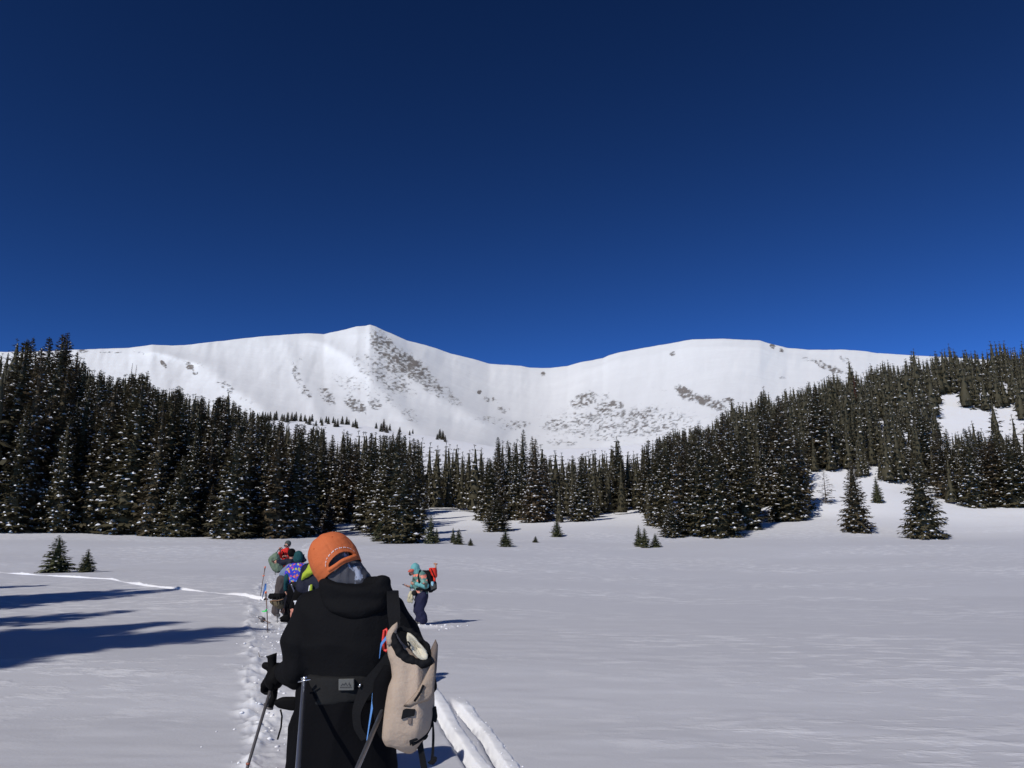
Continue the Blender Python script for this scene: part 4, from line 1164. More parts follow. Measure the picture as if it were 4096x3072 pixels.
# cap: dome, cut-out arch, adjusting strap, button, eyelets, stitched lettering, brim on the far side
def build_cap():
    u = Vector(J['up']).normalized(); f = Vector((-0.24, 0.95, -0.05)); f = (f - u * f.dot(u)).normalized(); r = f.cross(u)
    C = A(1333, 2233)
    prof = [(0.0, 0.118), (0.22, 0.1165), (0.42, 0.110), (0.6, 0.099), (0.75, 0.084), (0.87, 0.064), (0.95, 0.040), (0.99, 0.015), (1.0, -0.012), (0.985, -0.04), (0.96, -0.062), (0.94, -0.078)]
    hs = np.concatenate([np.linspace(0.117, 0.02, 20), np.linspace(0.014, -0.078, 24)])
    ph, pr = np.array([p[1] for p in prof])[::-1], np.array([p[0] for p in prof])[::-1]
    def surf(phi, h, out=0.0):
        k = float(np.interp(h, ph, pr))
        sd_ = ((phi + 0.52) % 1.0472) - 0.5236
        q = 1 + 0.030 * mnoise.noise(Vector((math.cos(phi) * 1.6, math.sin(phi) * 1.6, h * 17))) + 0.012 * mnoise.noise(Vector((math.cos(phi) * 5, math.sin(phi) * 5, h * 60))) - 0.016 * math.exp(-(sd_ / 0.045) ** 2) * (h > -0.01)
        return C + (-f * math.cos(phi) * (0.119 * k * q + out) + r * math.sin(phi) * (0.108 * k * q + out)) + u * (h + (0.004 * mnoise.noise(Vector((phi * 2, h * 15, 3)))))
    n = 180; phis = [2 * math.pi * k / n - math.pi for k in range(n)]
    F0, FW, B0, BH = 0.22, 0.62, -0.054, 0.030
    inside = lambda phi, h: abs(phi - F0) < FW and B0 < h < B0 + BH * math.sqrt(max(0, 1 - ((phi - F0) / FW) ** 2))
    v = [surf(p, h) for h in hs for p in phis]; fs = []
    for i in range(len(hs) - 1):
        for k in range(n):
            if inside(phis[k] + math.pi / n, (hs[i] + hs[i + 1]) / 2): continue
            fs.append([i * n + k, i * n + (k + 1) % n, (i + 1) * n + (k + 1) % n, (i + 1) * n + k])
    v.append(C + u * 0.118); fs += [[len(v) - 1, (k + 1) % n, k] for k in range(n)]
    o = hard('orange_cap', v, fs, ORANGE, main, smooth=True)
    o.name = 'cap'
    sm = o.modifiers.new('thick', 'SOLIDIFY'); sm.thickness = 0.004; sm.offset = -1
    loc = main.matrix_basis.translation
    def sub(name, v, f, m, smooth=True):
        me = bpy.data.meshes.new(name); me.from_pydata([tuple(Vector(q) - loc) for q in v], [], f); me.materials.append(m)
        bm = bmesh.new(); bm.from_mesh(me); bmesh.ops.recalc_face_normals(bm, faces=bm.faces); bm.to_mesh(me); bm.free()
        for p in me.polygons: p.use_smooth = smooth
        return link(name, me, o)
    # strap
    vv, ff = [], []; m = 30
    for k in range(m + 1):
        ph_ = F0 - 0.72 + 1.44 * k / m
        for hh, out in ((-0.071, 0.003), (-0.054, 0.004), (-0.054, -0.002), (-0.071, -0.002)): vv.append(surf(ph_, hh, out))
    for k in range(m):
        for q in range(4): ff.append([k * 4 + q, k * 4 + (q + 1) % 4, k * 4 + 4 + (q + 1) % 4, k * 4 + 4 + q])
    sub('strap', vv, ff, ORANGE)
    def bead(name, phi, h, rad, m):
        c = surf(phi, h); nrm = (c - C - u * (h * 0.3)).normalized(); a = nrm.orthogonal().normalized(); b2 = nrm.cross(a)
        vv = [c + nrm * rad * 0.9] + [c + (a * math.cos(t) + b2 * math.sin(t)) * rad - nrm * 0.001 for t in np.linspace(0, 6.283, 9)[:-1]]
        sub(name, vv, [[0, 1 + k, 1 + (k + 1) % 8] for k in range(8)], m)
    bead('button', 0, 0.118, 0.010, ORANGE)
    for phi, h in ((-0.62, 0.058), (0.40, 0.062), (1.5, 0.06)): bead('eyelet', phi, h, 0.0042, ORANGE_D)
    # edge binding round the arch and the crown seams
    vv, ff = [], []
    m = 40
    for k in range(m + 1):
        t = math.pi * k / m
        p1, h1 = F0 - FW * math.cos(t), B0 + BH * math.sin(t)
        for s_ in (0.0, 0.006): vv.append(surf(F0 - (FW + s_ * 7) * math.cos(t), B0 + (BH + s_) * math.sin(t), 0.0025))
    for k in range(m): ff.append([2 * k, 2 * k + 1, 2 * k + 3, 2 * k + 2])
    sub('binding', vv, ff, ORANGE)
    # stitched letters, too small in the picture to read: little white glyphs on an arc
    vv, ff = [], []
    strokes = ['O', 'U', 'T', 'F', 'A', 'H', 'R', 'B', 'D', 'Y', 'V']
    shp = {'O': [(0, 0, 1, .25), (0, .75, 1, 1), (0, .25, .25, .75), (.75, .25, 1, .75)], 'U': [(0, 0, 1, .25), (0, .25, .25, 1), (.75, .25, 1, 1)], 'T': [(.38, 0, .62, .75), (0, .75, 1, 1)],
           'F': [(0, 0, .25, 1), (.25, .75, 1, 1), (.25, .4, .8, .6)], 'A': [(0, 0, .25, 1), (.75, 0, 1, 1), (.25, .75, .75, 1), (.25, .35, .75, .55)], 'H': [(0, 0, .25, 1), (.75, 0, 1, 1), (.25, .4, .75, .6)]}
    for i, ch in enumerate(strokes):
        t = math.pi * (0.10 + 0.80 * i / (len(strokes) - 1))
        for (x0, y0, x1, y1) in shp.get(ch, shp['OAHFTU'[i % 6]]):
            base = len(vv)
            for (x, y) in ((x0, y0), (x1, y0), (x1, y1), (x0, y1)):
                tt = t + (x - 0.5) * 0.16; gr = 0.018 + y * 0.0048
                vv.append(surf(F0 - (FW + gr * 5.2) * math.cos(tt), B0 + (BH + gr) * math.sin(tt), 0.0032))
            ff.append([base, base + 1, base + 2, base + 3])
    sub('lettering', vv, ff, WHITE, False)
    # brim, facing ahead
    vv, ff = [], []
    for k in range(13):
        ph_ = math.pi - 0.75 + 1.5 * k / 12
        p0 = surf(ph_, -0.070, 0.0)
        ex = 0.072 * math.cos((k / 12 - 0.5) * 2.6)
        p1 = p0 + f * ex - u * (0.012 + 0.02 * abs(k / 12 - 0.5))
        vv += [p0, p1, p1 - u * 0.004, p0 - u * 0.004]
    for k in range(12):
        for q in range(4): ff.append([k * 4 + q, k * 4 + (q + 1) % 4, k * 4 + 4 + (q + 1) % 4, k * 4 + 4 + q])
    sub('brim', vv, ff, ORANGE)
build_cap()
# glove closed round the pole grip
b = Blob()
gw = A(1128, 2692, 0.13)
hand(b, gw, (-0.75, 0.35, -0.35), (0.1, 0.55, -0.85), size=0.205, curl=1.05, side=-1, thumb=0.2)
b.cap(A(1150, 2690, 0.12), 0.044, gw, 0.040)
b.cap(A(1112, 2688, 0.12), 0.042, A(1098, 2718, 0.12), 0.046)
b.cap(A(1102, 2672, 0.12), 0.024, A(1060, 2662, 0.12), 0.0165)
b.build('glove', GLOVE, main, voxel=0.006, smooth=3)
b = Blob(); hand(b, J['wrr'], (0, 0.6, -0.8), (-0.8, 0, 0), size=0.2, curl=0.9, side=1); b.build('glove', GLOVE, main, voxel=0.007, smooth=2)
# hip belt with its label
b = Blob()
b.loft([(2688, 1240, 1535, 0.150), (2700, 1234, 1540, 0.156), (2745, 1230, 1546, 0.160), (2782, 1222, 1545, 0.160), (2800, 1222, 1420, 0.152)], Y0)
belt = b.build('hip_belt', BELT, main, voxel=0.009, smooth=2, folds=0.002, fscale=12)
b = Blob(); b.loft([(2787, 1128, 1190, 0.012, 3.62), (2800, 1100, 1195, 0.016, 3.62), (2815, 1092, 1200, 0.016, 3.62), (2832, 1112, 1200, 0.014, 3.62), (2842, 1160, 1200, 0.010, 3.62)], 3.6)
b.build('belt_wing', GLOVE, main, voxel=0.006, smooth=2)
tube('cord', [A(1122, 2838, 0.02), A(1128, 2865, 0.02), A(1124, 2910, 0.02), A(1110, 2958, 0.02)], 0.004, GLOVE, main)
YL = Y0 - 0.172
lab = prism('belt_label', [(1354, 2717), (1415, 2716), (1415, 2761), (1354, 2762)], YL, 0.02, PATCH, main, bevel=0.002)
def label_marks():
    sets = [[(1362, 2744), (1371, 2733), (1376, 2738), (1383, 2729), (1392, 2744), (1388, 2744), (1383, 2735), (1376, 2743), (1371, 2738), (1366, 2744)], [(1393, 2740), (1396, 2728), (1400, 2736), (1404, 2742), (1400, 2747), (1397, 2739)]]
    sets += [[(x, 2748), (x + 4, 2748), (x + 4, 2752), (x, 2752)] for x in range(1360, 1408, 6)]
    v, f = [], []
    for s_ in sets:
        k = len(v); v += [pt(x, y, YL - 0.0015) for x, y in s_]; f.append(list(range(k, len(v))))
    o = hard('label_print', v, f, INK, main)
    o.parent = lab
    o.matrix_parent_inverse = Matrix()
label_marks()
# two rigid tow poles run back from the belt to the sled behind
def line_end(top, px, py, Yend, zend):
    """Foot of a pole that leaves top and crosses image point (px, py)."""
    best = None
    for x1 in np.linspace(-2, 2, 2001):
        e_ = Vector((x1, Yend, zend))
        lo, hi = 0.0, 1.0
        for _ in range(30):
            m_ = (lo + hi) / 2; p = top.lerp(e_, m_)
            yc = ((p.z - EYE) * CP - p.y * SP) / (p.y * CP + (p.z - EYE) * SP)
            if CY - yc * F < py: lo = m_
            else: hi = m_
        p = top.lerp(e_, lo); X = CX + F * p.x / (p.y * CP + (p.z - EYE) * SP)
        if best is None or abs(X - px) < best[0]: best = (abs(X - px), e_)
    return best[1]
for (tx, ty, bx, lab_) in ((1216, 2728, 1190, 'grey alloy tow pole running down from the left of the hip belt'), (1552, 2790, 1424, 'grey alloy tow pole half hidden by the tan pack')):
    top = A(tx, ty, -0.18)
    en = line_end(top, bx, 3085, 1.35, 0.12)
    e = empty('tow_pole', en); tag(e, lab_, 'tow pole', 'tow poles of the orange cap skier')
    mid = top.lerp(en, 0.06)
    tube('shaft', [top, top.lerp(en, 0.3), top.lerp(en, 0.6), en], 0.0092, ALU, e, n=12)
    tube('clevis', [top + Vector((-0.012, 0, 0.012)), top + Vector((0.012, 0, 0.02))], 0.006, STEEL, e)
    tube('pin', [top + Vector((-0.022, -0.01, 0.002)), top + Vector((0.03, -0.01, 0.012))], 0.0035, STEEL, e)
# trekking pole in the gloved hand
gt, gb = A(1092, 2622, 0.10), A(1094, 2735, 0.09)
pend = line_end(A(1082, 2758, 0.08), 985, 3085, 3.25, 0.02)
e = empty('trekking_pole', pend); tag(e, 'dark trekking pole gripped by the black glove, with a red clamp', 'trekking pole')
tube('shaft', [A(1082, 2758, 0.08), A(1082, 2758, 0.08).lerp(pend, 0.5), pend], 0.0066, POLEG, e, n=10)
k_ = A(1082, 2758, 0.08).lerp(pend, 0.27)
tube('clamp', [k_ - Vector((0.0015, 0, -0.006)), k_ + Vector((-0.001, 0, -0.002))], 0.0092, BRK, e)
tube('collar', [A(1066, 2815, 0.07), A(1063, 2824, 0.07)], 0.0115, POLEG, e)
tube('grip', [A(1085, 2618, 0.11), A(1088, 2630, 0.11), A(1090, 2680, 0.11), A(1086, 2762, 0.08)], [0.026, 0.021, 0.017, 0.014], GLOVE, e, n=10)
tube('basket', [pend + Vector((0, 0, 0.07)), pend + Vector((0, 0, 0.078))], 0.045, POLEG, e, n=14)
e = empty('trekking_pole', A(1078, 2838, 0.12)); tag(e, 'short black pole handle hanging straight below the black glove', 'pole handle')
tube('handle', [A(1104, 2735, 0.12), A(1094, 2790, 0.12), A(1078, 2832, 0.12)], [0.013, 0.016, 0.015], GLOVE, e)
tube('tip_cap', [A(1079, 2828, 0.12), A(1077, 2836, 0.12)], 0.0175, POLEG, e)

# ------------------------------------------------------------------ the tan pack slung on one shoulder
YP = 3.27
def Pk(px, py, dy=0.0): return pt(px, py, YP + dy)
pack = empty('backpack', Pk(1640, 3005)); tag(pack, 'worn tan canvas backpack hanging open from one shoulder of the black-jacketed person', 'backpack')
b = Blob()
b.loft([(2540, 1547, 1582, 0.04, YP + 0.02), (2570, 1547, 1604, 0.06), (2620, 1556, 1662, 0.085), (2652, 1568, 1714, 0.095), (2700, 1577, 1730, 0.105), (2740, 1563, 1733, 0.11), (2800, 1553, 1735, 0.115), (2860, 1545, 1733, 0.115), (2905, 1539, 1722, 0.11), (2940, 1535, 1704, 0.10), (2970, 1546, 1685, 0.085), (2995, 1588, 1664, 0.06), (3009, 1616, 1646, 0.02)], YP, e=3.0)
packbody = b.build('pack_body', TAN, pack, voxel=0.007, smooth=2, folds=0.012, fscale=7, stretch=(1.7, 1, 0.35), seed=4)
b = Blob()
path = [(1574, 2536), (1582, 2575), (1602, 2612), (1632, 2638), (1662, 2652), (1692, 2656), (1714, 2646), (1720, 2618), (1712, 2590), (1684, 2560), (1652, 2528), (1618, 2514), (1590, 2516), (1574, 2536)]
for i, ((x0, y0), (x1, y1)) in enumerate(zip(path[:-1], path[1:])):
    rr = 0.019 if 0 < i < 6 else 0.011
    b.cap(Pk(x0, y0, -0.075 if i < 6 else -0.03), rr, Pk(x1, y1, -0.075 if i + 1 < 7 else -0.03), rr)
b.build('collar', WEB, pack, voxel=0.006, smooth=2, folds=0.006, fscale=30, stretch=(1, 1, 1), seed=6)
lin = [(1630, 2531), (1640, 2534), (1652, 2545), (1664, 2556), (1672, 2568), (1690, 2588), (1704, 2604), (1711, 2620), (1709, 2634), (1700, 2641), (1686, 2639), (1670, 2628), (1654, 2610), (1642, 2590), (1632, 2572), (1628, 2550)]
def lining():
    v, f, n = [], [], len(lin)
    cx, cy = sum(x for x, y in lin) / n, sum(y for x, y in lin) / n
    for k in range(4):
        q = 1 - k / 4
        for i, (x, y) in enumerate(lin): v.append(pt(cx + (x - cx) * q, cy + (y - cy) * q, YP - 0.088 + 0.028 * (1 - q) + 0.004 * math.sin(i * 2.1 + k)))
    v.append(pt(cx, cy, YP - 0.058))
    for k in range(3):
        for i in range(n): f.append([k * n + i, k * n + (i + 1) % n, (k + 1) * n + (i + 1) % n, (k + 1) * n + i])
    f += [[3 * n + i, 3 * n + (i + 1) % n, 4 * n] for i in range(n)]
    o = hard('lining', v, f, CREAM, pack, smooth=True)
    sm = o.modifiers.new('thick', 'SOLIDIFY'); sm.thickness = 0.006; sm.offset = 0
lining()
tube('draw_cord', [Pk(1631, 2567, -0.095), Pk(1637, 2572, -0.10), Pk(1640, 2582, -0.10), Pk(1636, 2594, -0.098)], 0.0035, WEB, pack)
def panel(name, pix, dy, thick, mat, bulge=0.0):
    """Sewn canvas piece: bevelled slab whose face swells a little."""
    n = len(pix); cx, cy = sum(p[0] for p in pix) / n, sum(p[1] for p in pix) / n
    v, f = [], []
    for k in range(4):
        q = 1 - k / 4
        for i, (x, y) in enumerate(pix):
            v.append(Pk(cx + (x - cx) * q, cy + (y - cy) * q, dy - bulge * (1 - q * q) + 0.003 * math.sin(i * 2.3 + k * 1.9)))
    v.append(Pk(cx, cy, dy - bulge))
    for k in range(3): f += [[k * n + i, k * n + (i + 1) % n, (k + 1) * n + (i + 1) % n, (k + 1) * n + i] for i in range(n)]
    f += [[3 * n + i, 3 * n + (i + 1) % n, 4 * n] for i in range(n)]
    o = hard(name, v, f, mat, pack, smooth=True)
    sm = o.modifiers.new('thick', 'SOLIDIFY'); sm.thickness = thick; sm.offset = 0
    return o
panel('flap', [(1588, 2488), (1590, 2503), (1584, 2524), (1582, 2548), (1576, 2580), (1548, 2580), (1546, 2545), (1554, 2524), (1570, 2503)], -0.062, 0.007, TAN, 0.010)
panel('flap', [(1743, 2557), (1750, 2580), (1747, 2622), (1743, 2680), (1737, 2735), (1728, 2764), (1722, 2700), (1726, 2650), (1722, 2612), (1729, 2588)], -0.030, 0.008, TANDK, 0.012)
panel('side_flap', [(1738, 2652), (1739, 2712), (1734, 2776), (1716, 2800), (1676, 2812), (1640, 2826), (1612, 2826), (1640, 2800), (1672, 2764), (1700, 2712), (1722, 2664)], -0.112, 0.006, cloth('tan_canvas_dark', (0.38, 0.29, 0.215), 0.85, scale=70, var=0.22, bump=0.5), 0.014)  # flap in a darker tan than the pack body
prism('patch', [(1611, 2842), (1622, 2836), (1660, 2838), (1657, 2864), (1628, 2870), (1604, 2878)], YP - 0.125, 0.03, WEB, pack, bevel=0.003)
prism('patch', [(1632, 2872), (1648, 2872), (1645, 2898), (1630, 2896)], YP - 0.121, 0.02, TANDK, pack, bevel=0.002)
tube('zip', [Pk(1694, 2740, -0.134), Pk(1682, 2768, -0.138), Pk(1668, 2790, -0.138), Pk(1658, 2804, -0.134)], 0.0045, WEB, pack)
prism('buckle', [(1728, 2832), (1742, 2828), (1748, 2870), (1744, 2892), (1733, 2888)], YP - 0.03, 0.03, WEB, pack, bevel=0.004)
prism('buckle', [(1636, 2962), (1650, 2950), (1668, 2954), (1672, 2962), (1650, 2970), (1640, 2986)], YP - 0.10, 0.03, WEB, pack, bevel=0.004)
prism('buckle', [(1694, 2946), (1706, 2938), (1711, 2950), (1700, 2962), (1690, 2960)], YP - 0.06, 0.03, WEB, pack, bevel=0.004)
tube('lash_strap', [Pk(1648, 2978, -0.09), Pk(1676, 2962, -0.08), Pk(1700, 2945, -0.06), Pk(1722, 2905, -0.03), Pk(1735, 2850, -0.02)], 0.007, WEB, pack)
ribbon('strap_tail', [(Pk(1664, 2962, -0.05), Pk(1690, 2958, -0.05)), (Pk(1674, 3010, -0.05), Pk(1697, 3006, -0.05)), (Pk(1684, 3072, -0.05), Pk(1710, 3072, -0.05)), (Pk(1690, 3130, -0.05), Pk(1714, 3128, -0.05))], WEB, pack)
ribbon('strap_tail', [(Pk(1729, 2888, -0.03), Pk(1735, 2888, -0.03)), (Pk(1729, 2940, -0.03), Pk(1739, 2940, -0.03)), (Pk(1727, 3000, -0.03), Pk(1737, 3000, -0.03)), (Pk(1723, 3040, -0.03), Pk(1735, 3040, -0.03))], WEB, pack)
prism('strap_end', [(1709, 3052), (1724, 3040), (1738, 3026), (1748, 3032), (1746, 3046), (1732, 3062), (1718, 3058)], YP - 0.04, 0.012, WEB, pack, bevel=0.003)
tube('carabiner', [Pk(1536, 2598, -0.03), Pk(1532, 2560, -0.03), Pk(1537, 2522, -0.03), Pk(1545, 2516, -0.03), Pk(1550, 2526, -0.03), Pk(1548, 2560, -0.03), Pk(1552, 2596, -0.03), Pk(1545, 2604, -0.03), Pk(1536, 2598, -0.03)], 0.0055, REDP, pack)
ribbon('blue_strap', [(Pk(1549, 2538, -0.05), Pk(1556, 2546, -0.05)), (Pk(1538, 2552, -0.05), Pk(1545, 2560, -0.05)), (Pk(1524, 2570, -0.05), Pk(1530, 2578, -0.05)), (Pk(1521, 2592, -0.04), Pk(1525, 2594, -0.04)), (Pk(1517, 2632, -0.02), Pk(1519, 2632, -0.02))], BLUEW, pack, thick=0.003)
ribbon('blue_strap', [(Pk(1492, 2716, 0.13), Pk(1504, 2716, 0.13)), (Pk(1490, 2770, 0.12), Pk(1502, 2770, 0.12)), (Pk(1484, 2830, 0.10), Pk(1492, 2832, 0.10)), (Pk(1474, 2900, 0.08), Pk(1479, 2902, 0.08)), (Pk(1466, 2962, 0.06), Pk(1469, 2962, 0.06))], BLUEW, pack, thick=0.003)
# shoulder strap over the shoulder, and the loose one crossing the back
ribbon('shoulder_strap', [(Pk(1547, 2374, 0.29), Pk(1592, 2374, 0.29)), (Pk(1547, 2378, 0.17), Pk(1595, 2378, 0.17)), (Pk(1549, 2420, 0.13), Pk(1600, 2420, 0.13)), (Pk(1552, 2470, 0.11), Pk(1602, 2470, 0.11)), (Pk(1560, 2530, 0.06), Pk(1600, 2530, 0.06))], WEB, pack, thick=0.014)
ribbon('shoulder_strap', [(Pk(1556, 2600, 0.05), Pk(1585, 2660, 0.05)), (Pk(1520, 2650, 0.10), Pk(1560, 2706, 0.09)), (Pk(1470, 2705, 0.13), Pk(1508, 2750, 0.12)), (Pk(1436, 2755, 0.14), Pk(1474, 2790, 0.13)), (Pk(1412, 2840, 0.13), Pk(1446, 2850, 0.12)), (Pk(1418, 2910, 0.13), Pk(1450, 2905, 0.12)), (Pk(1450, 2960, 0.13), Pk(1476, 2946, 0.12))], WEB, pack, thick=0.012)
tube('ladder_lock', [Pk(1436, 2748, 0.115), Pk(1444, 2734, 0.115)], 0.005, STEEL, pack)
b = Blob(); b.loft([(2650, 1540, 1600, 0.05, YP + 0.10), (2720, 1500, 1590, 0.06, YP + 0.11), (2800, 1490, 1580, 0.06, YP + 0.12), (2880, 1500, 1570, 0.06, YP + 0.12), (2950, 1520, 1560, 0.04, YP + 0.11)], YP)
b.build('back_panel', BLACK2, pack, voxel=0.010, smooth=3, folds=0.005)
# ------------------------------------------------------------------ the person with the phone, out on the meadow
YF = 20.4
def B(px, py, dy=0.0): return pt(px, py, YF + dy)
fx = B(1682, 2500).x
rt_ = Vector((fx, YF, gz1(fx, YF)))
zf = rt_.z
def low(v, z): return Vector((v.x, v.y, z))
J = dict(head=B(1657, 2279), face=(-0.95, -0.12, -0.35), up=(-0.3, 0, 1), shl=B(1678, 2303, 0.17), shr=B(1689, 2301, -0.18),
         ell=B(1668, 2345, 0.24), wrl=B(1638, 2346, 0.06), elr=B(1703, 2343, -0.26), wrr=B(1659, 2334, -0.15),
         hipl=B(1684, 2374, 0.11), hipr=B(1692, 2376, -0.11), knl=B(1670, 2440, 0.10), knr=B(1678, 2442, -0.12),
         anl=low(B(1678, 2500, 0.09), zf + 0.10), anr=low(B(1690, 2500, -0.11), zf + 0.09), toel=low(B(1664, 2505, 0.06), zf + 0.03), toer=low(B(1678, 2508, -0.16), zf + 0.03))
ph, _ = figure(rt_, J, label='person in teal hood and floral jacket standing apart, looking down at a phone', hands={'l': ((-0.9, -0.1, 0.1), (0, 0, 1), 0.7, 1), 'r': ((-0.8, 0.2, 0.05), (0.1, 0.7, 0.3), 1.1, 1)})
b = Blob()
b.loft([(2296, 1655, 1692, 0.14), (2310, 1650, 1700, 0.19), (2335, 1648, 1704, 0.20), (2352, 1655, 1706, 0.19), (2374, 1664, 1712, 0.19)], YF, n=18)
b.chain([(J['shl'], 0.09), (J['ell'], 0.075)])
b.chain([(J['shr'], 0.10), (J['elr'], 0.085)])
b.build('jacket', FLORAL, ph, voxel=0.012, smooth=3, folds=0.014, fscale=7, seed=1)
for e_, w_ in (('ell', 'wrl'), ('elr', 'wrr')):
    b = Blob(); b.chain([(J[e_], 0.086 if e_ == 'elr' else 0.076), (J[e_].lerp(J[w_], 0.8), 0.055)]); b.build('sleeve', TEAL, ph, voxel=0.010, smooth=2, folds=0.010, fscale=9)
b = Blob()
b.ell(J['head'] + Vector((0.02, 0, 0.025)), (0.125, 0.115, 0.15)); b.chain([(J['head'] + Vector((0.05, 0, -0.02)), 0.11), (B(1680, 2298), 0.10)])
b.build('hood', TEAL, ph, voxel=0.010, smooth=2, folds=0.008, fscale=9)
b = Blob()
b.ell(J['head'] + Vector((-0.06, -0.02, -0.055)), (0.065, 0.075, 0.085))
b.build('face', SKIN, ph, voxel=0.008, smooth=2)
hd = J['head']
b = Blob(); b.loft([(2276, 1641, 1664, 0.10), (2281, 1634, 1662, 0.115), (2287, 1631, 1659, 0.11), (2289, 1632, 1655, 0.10)], YF - 0.02, n=16); b.build('brim', cloth('coral_brim', (0.62, 0.13, 0.09), 0.8), ph, voxel=0.008, smooth=1)
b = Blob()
b.ell(hd + Vector((-0.085, -0.02, -0.10)), (0.05, 0.06, 0.05)); b.build('face_shadow_blob' if False else 'face_shade', cloth('brown_face_shade', (0.05, 0.032, 0.03), 0.9), ph, voxel=0.009, smooth=2)  # dark brown shape put in for the shade over the lower face
b = Blob()
b.loft([(2362, 1668, 1713, 0.16), (2385, 1661, 1713, 0.17), (2405, 1657, 1710, 0.16)], YF, n=18)
for q, rr in (('l', 0.128), ('r', 0.138)):
    b.chain([(J['hip' + q] - Vector((0, 0, 0.05)), rr), (J['kn' + q], rr * 0.88), (J['an' + q] + Vector((0, 0, 0.10)), rr * 0.83), (J['an' + q] + Vector((0, 0, 0.02)), rr * 0.86)])
b.build('trousers', NAVY, ph, voxel=0.013, smooth=3, folds=0.022, fscale=5, stretch=(1, 1, 0.8), seed=9)
for q in 'lr':
    b = Blob(); b.cap(J['an' + q], 0.075, J['an' + q] - Vector((0, 0, 0.04)), 0.07); b.cap(J['an' + q] - Vector((0, 0, 0.04)), 0.06, J['toe' + q], 0.052)
    b.build('boot', BROWNB, ph, voxel=0.010, smooth=2)
prism('pocket_mark', [(1684, 2399), (1688, 2398), (1688, 2401), (1685, 2402)], YF - 0.19, 0.02, WHITE, ph)
# what the person carries
pk = empty('backpack', B(1728, 2370)); tag(pk, 'black backpack with bottle pocket worn by the person with the phone', 'backpack')
b = Blob()
b.loft([(2281, 1690, 1718, 0.13), (2292, 1690, 1728, 0.16), (2315, 1702, 1738, 0.17), (2335, 1708, 1746, 0.17), (2355, 1712, 1747, 0.17), (2364, 1714, 1738, 0.15), (2370, 1716, 1724, 0.1)], YF, n=18)
b.build('pack_body', WEB, pk, voxel=0.012, smooth=2, folds=0.016, fscale=7)
b = Blob(); b.chain([(B(1680, 2284, -0.19), 0.03), (B(1674, 2305, -0.23), 0.025), (B(1676, 2330, -0.25), 0.022), (B(1700, 2352, -0.2), 0.02)]); b.build('shoulder_strap', WEB, pk, voxel=0.009, smooth=1)
b = Blob(); b.chain([(B(1668, 2356, -0.18), 0.035), (B(1690, 2357, -0.22), 0.035), (B(1716, 2360, -0.16), 0.04)]); b.build('waist_belt', WEB, pk, voxel=0.010, smooth=1)
b = Blob(); b.loft([(2326, 1724, 1736, 0.05, YF - 0.17), (2336, 1723, 1737, 0.05, YF - 0.17), (2344, 1724, 1737, 0.05, YF - 0.17)], YF, n=12); b.build('bottle', plain('pale_blue_bottle', (0.30, 0.52, 0.62), 0.3), pk, voxel=0.008, smooth=1)
prism('side_pocket', [(1720, 2342), (1742, 2334), (1744, 2352), (1722, 2362)], YF - 0.215, 0.08, cloth('grey_mesh', (0.06, 0.065, 0.062), 0.8), pk, bevel=0.01)
rb = empty('stuff_sack', B(1734, 2312)); tag(rb, 'bright red stuff sack strapped on top of the black backpack', 'bag')
b = Blob(); b.loft([(2272, 1717, 1744, 0.10), (2282, 1717, 1748, 0.13), (2298, 1724, 1750, 0.13), (2310, 1732, 1747, 0.09)], YF - 0.02, n=16); b.cap(B(1738, 2308, -0.08), 0.04, B(1738, 2322, -0.12), 0.035)
b.build('sack', REDBAG, rb, voxel=0.011, smooth=2, folds=0.018, fscale=8)
ribbon('lash_strap', [(B(1722, 2274, -0.15), B(1726, 2274, -0.15)), (B(1730, 2292, -0.16), B(1734, 2292, -0.16)), (B(1738, 2312, -0.13), B(1742, 2312, -0.13))], WEB, rb, thick=0.006)
sv = empty('shovel', B(1743, 2275)); tag(sv, 'tan shovel handle with T grip sticking up behind the red sack', 'shovel')
tube('shaft', [B(1745, 2300, 0.08), B(1744, 2275, 0.06), B(1742, 2257, 0.05)], 0.020, WOODT, sv)
tube('grip', [B(1735, 2253, 0.05), B(1738, 2255, 0.05), B(1747, 2256, 0.05), B(1750, 2255, 0.05)], [0.014, 0.022, 0.022, 0.016], WOODT, sv)
pn = empty('mobile_phone', B(1620, 2342)); tag(pn, 'dark mobile phone held out in front by the hooded person', 'phone')
c = B(1622, 2342, 0.05); d = Vector((-0.93, -0.1, 0.34)).normalized(); w = Vector((0.1, 1, 0.1)).normalized(); n = d.cross(w).normalized()
def slab(name, c, d, w, n, l, ww, t, m, par, bevel=0.004):
    v = [c + d * a * l / 2 + w * b2 * ww / 2 + n * e_ * t / 2 for a in (-1, 1) for b2 in (-1, 1) for e_ in (-1, 1)]
    return hard(name, v, [[0, 1, 3, 2], [4, 6, 7, 5], [0, 4, 5, 1], [2, 3, 7, 6], [0, 2, 6, 4], [1, 5, 7, 3]], m, par, bevel=bevel)
slab('case', c, d, w, n, 0.16, 0.075, 0.012, plain('phone_case', (0.05, 0.05, 0.055), 0.4), pn)
slab('screen', c - n * 0.0068, d, w, n, 0.145, 0.066, 0.002, GLASSK, pn, 0.0005)
gl = empty('glove_pair', B(1642, 2405)); tag(gl, 'pale leather work gloves dangling from a cord below the phone', 'gloves')
tube('cord', [B(1641, 2348, 0.02), B(1641, 2368, -0.06), B(1640, 2385, -0.1)], 0.007, WEB, gl)
b = Blob(); hand(b, B(1643, 2378, -0.12), (-0.32, 0, -1), (0, 1, 0.1), size=0.23, curl=0.2); b.cap(B(1644, 2370, -0.12), 0.045, B(1638, 2386, -0.12), 0.05); b.build('glove', CREAMG, gl, voxel=0.009, smooth=2)
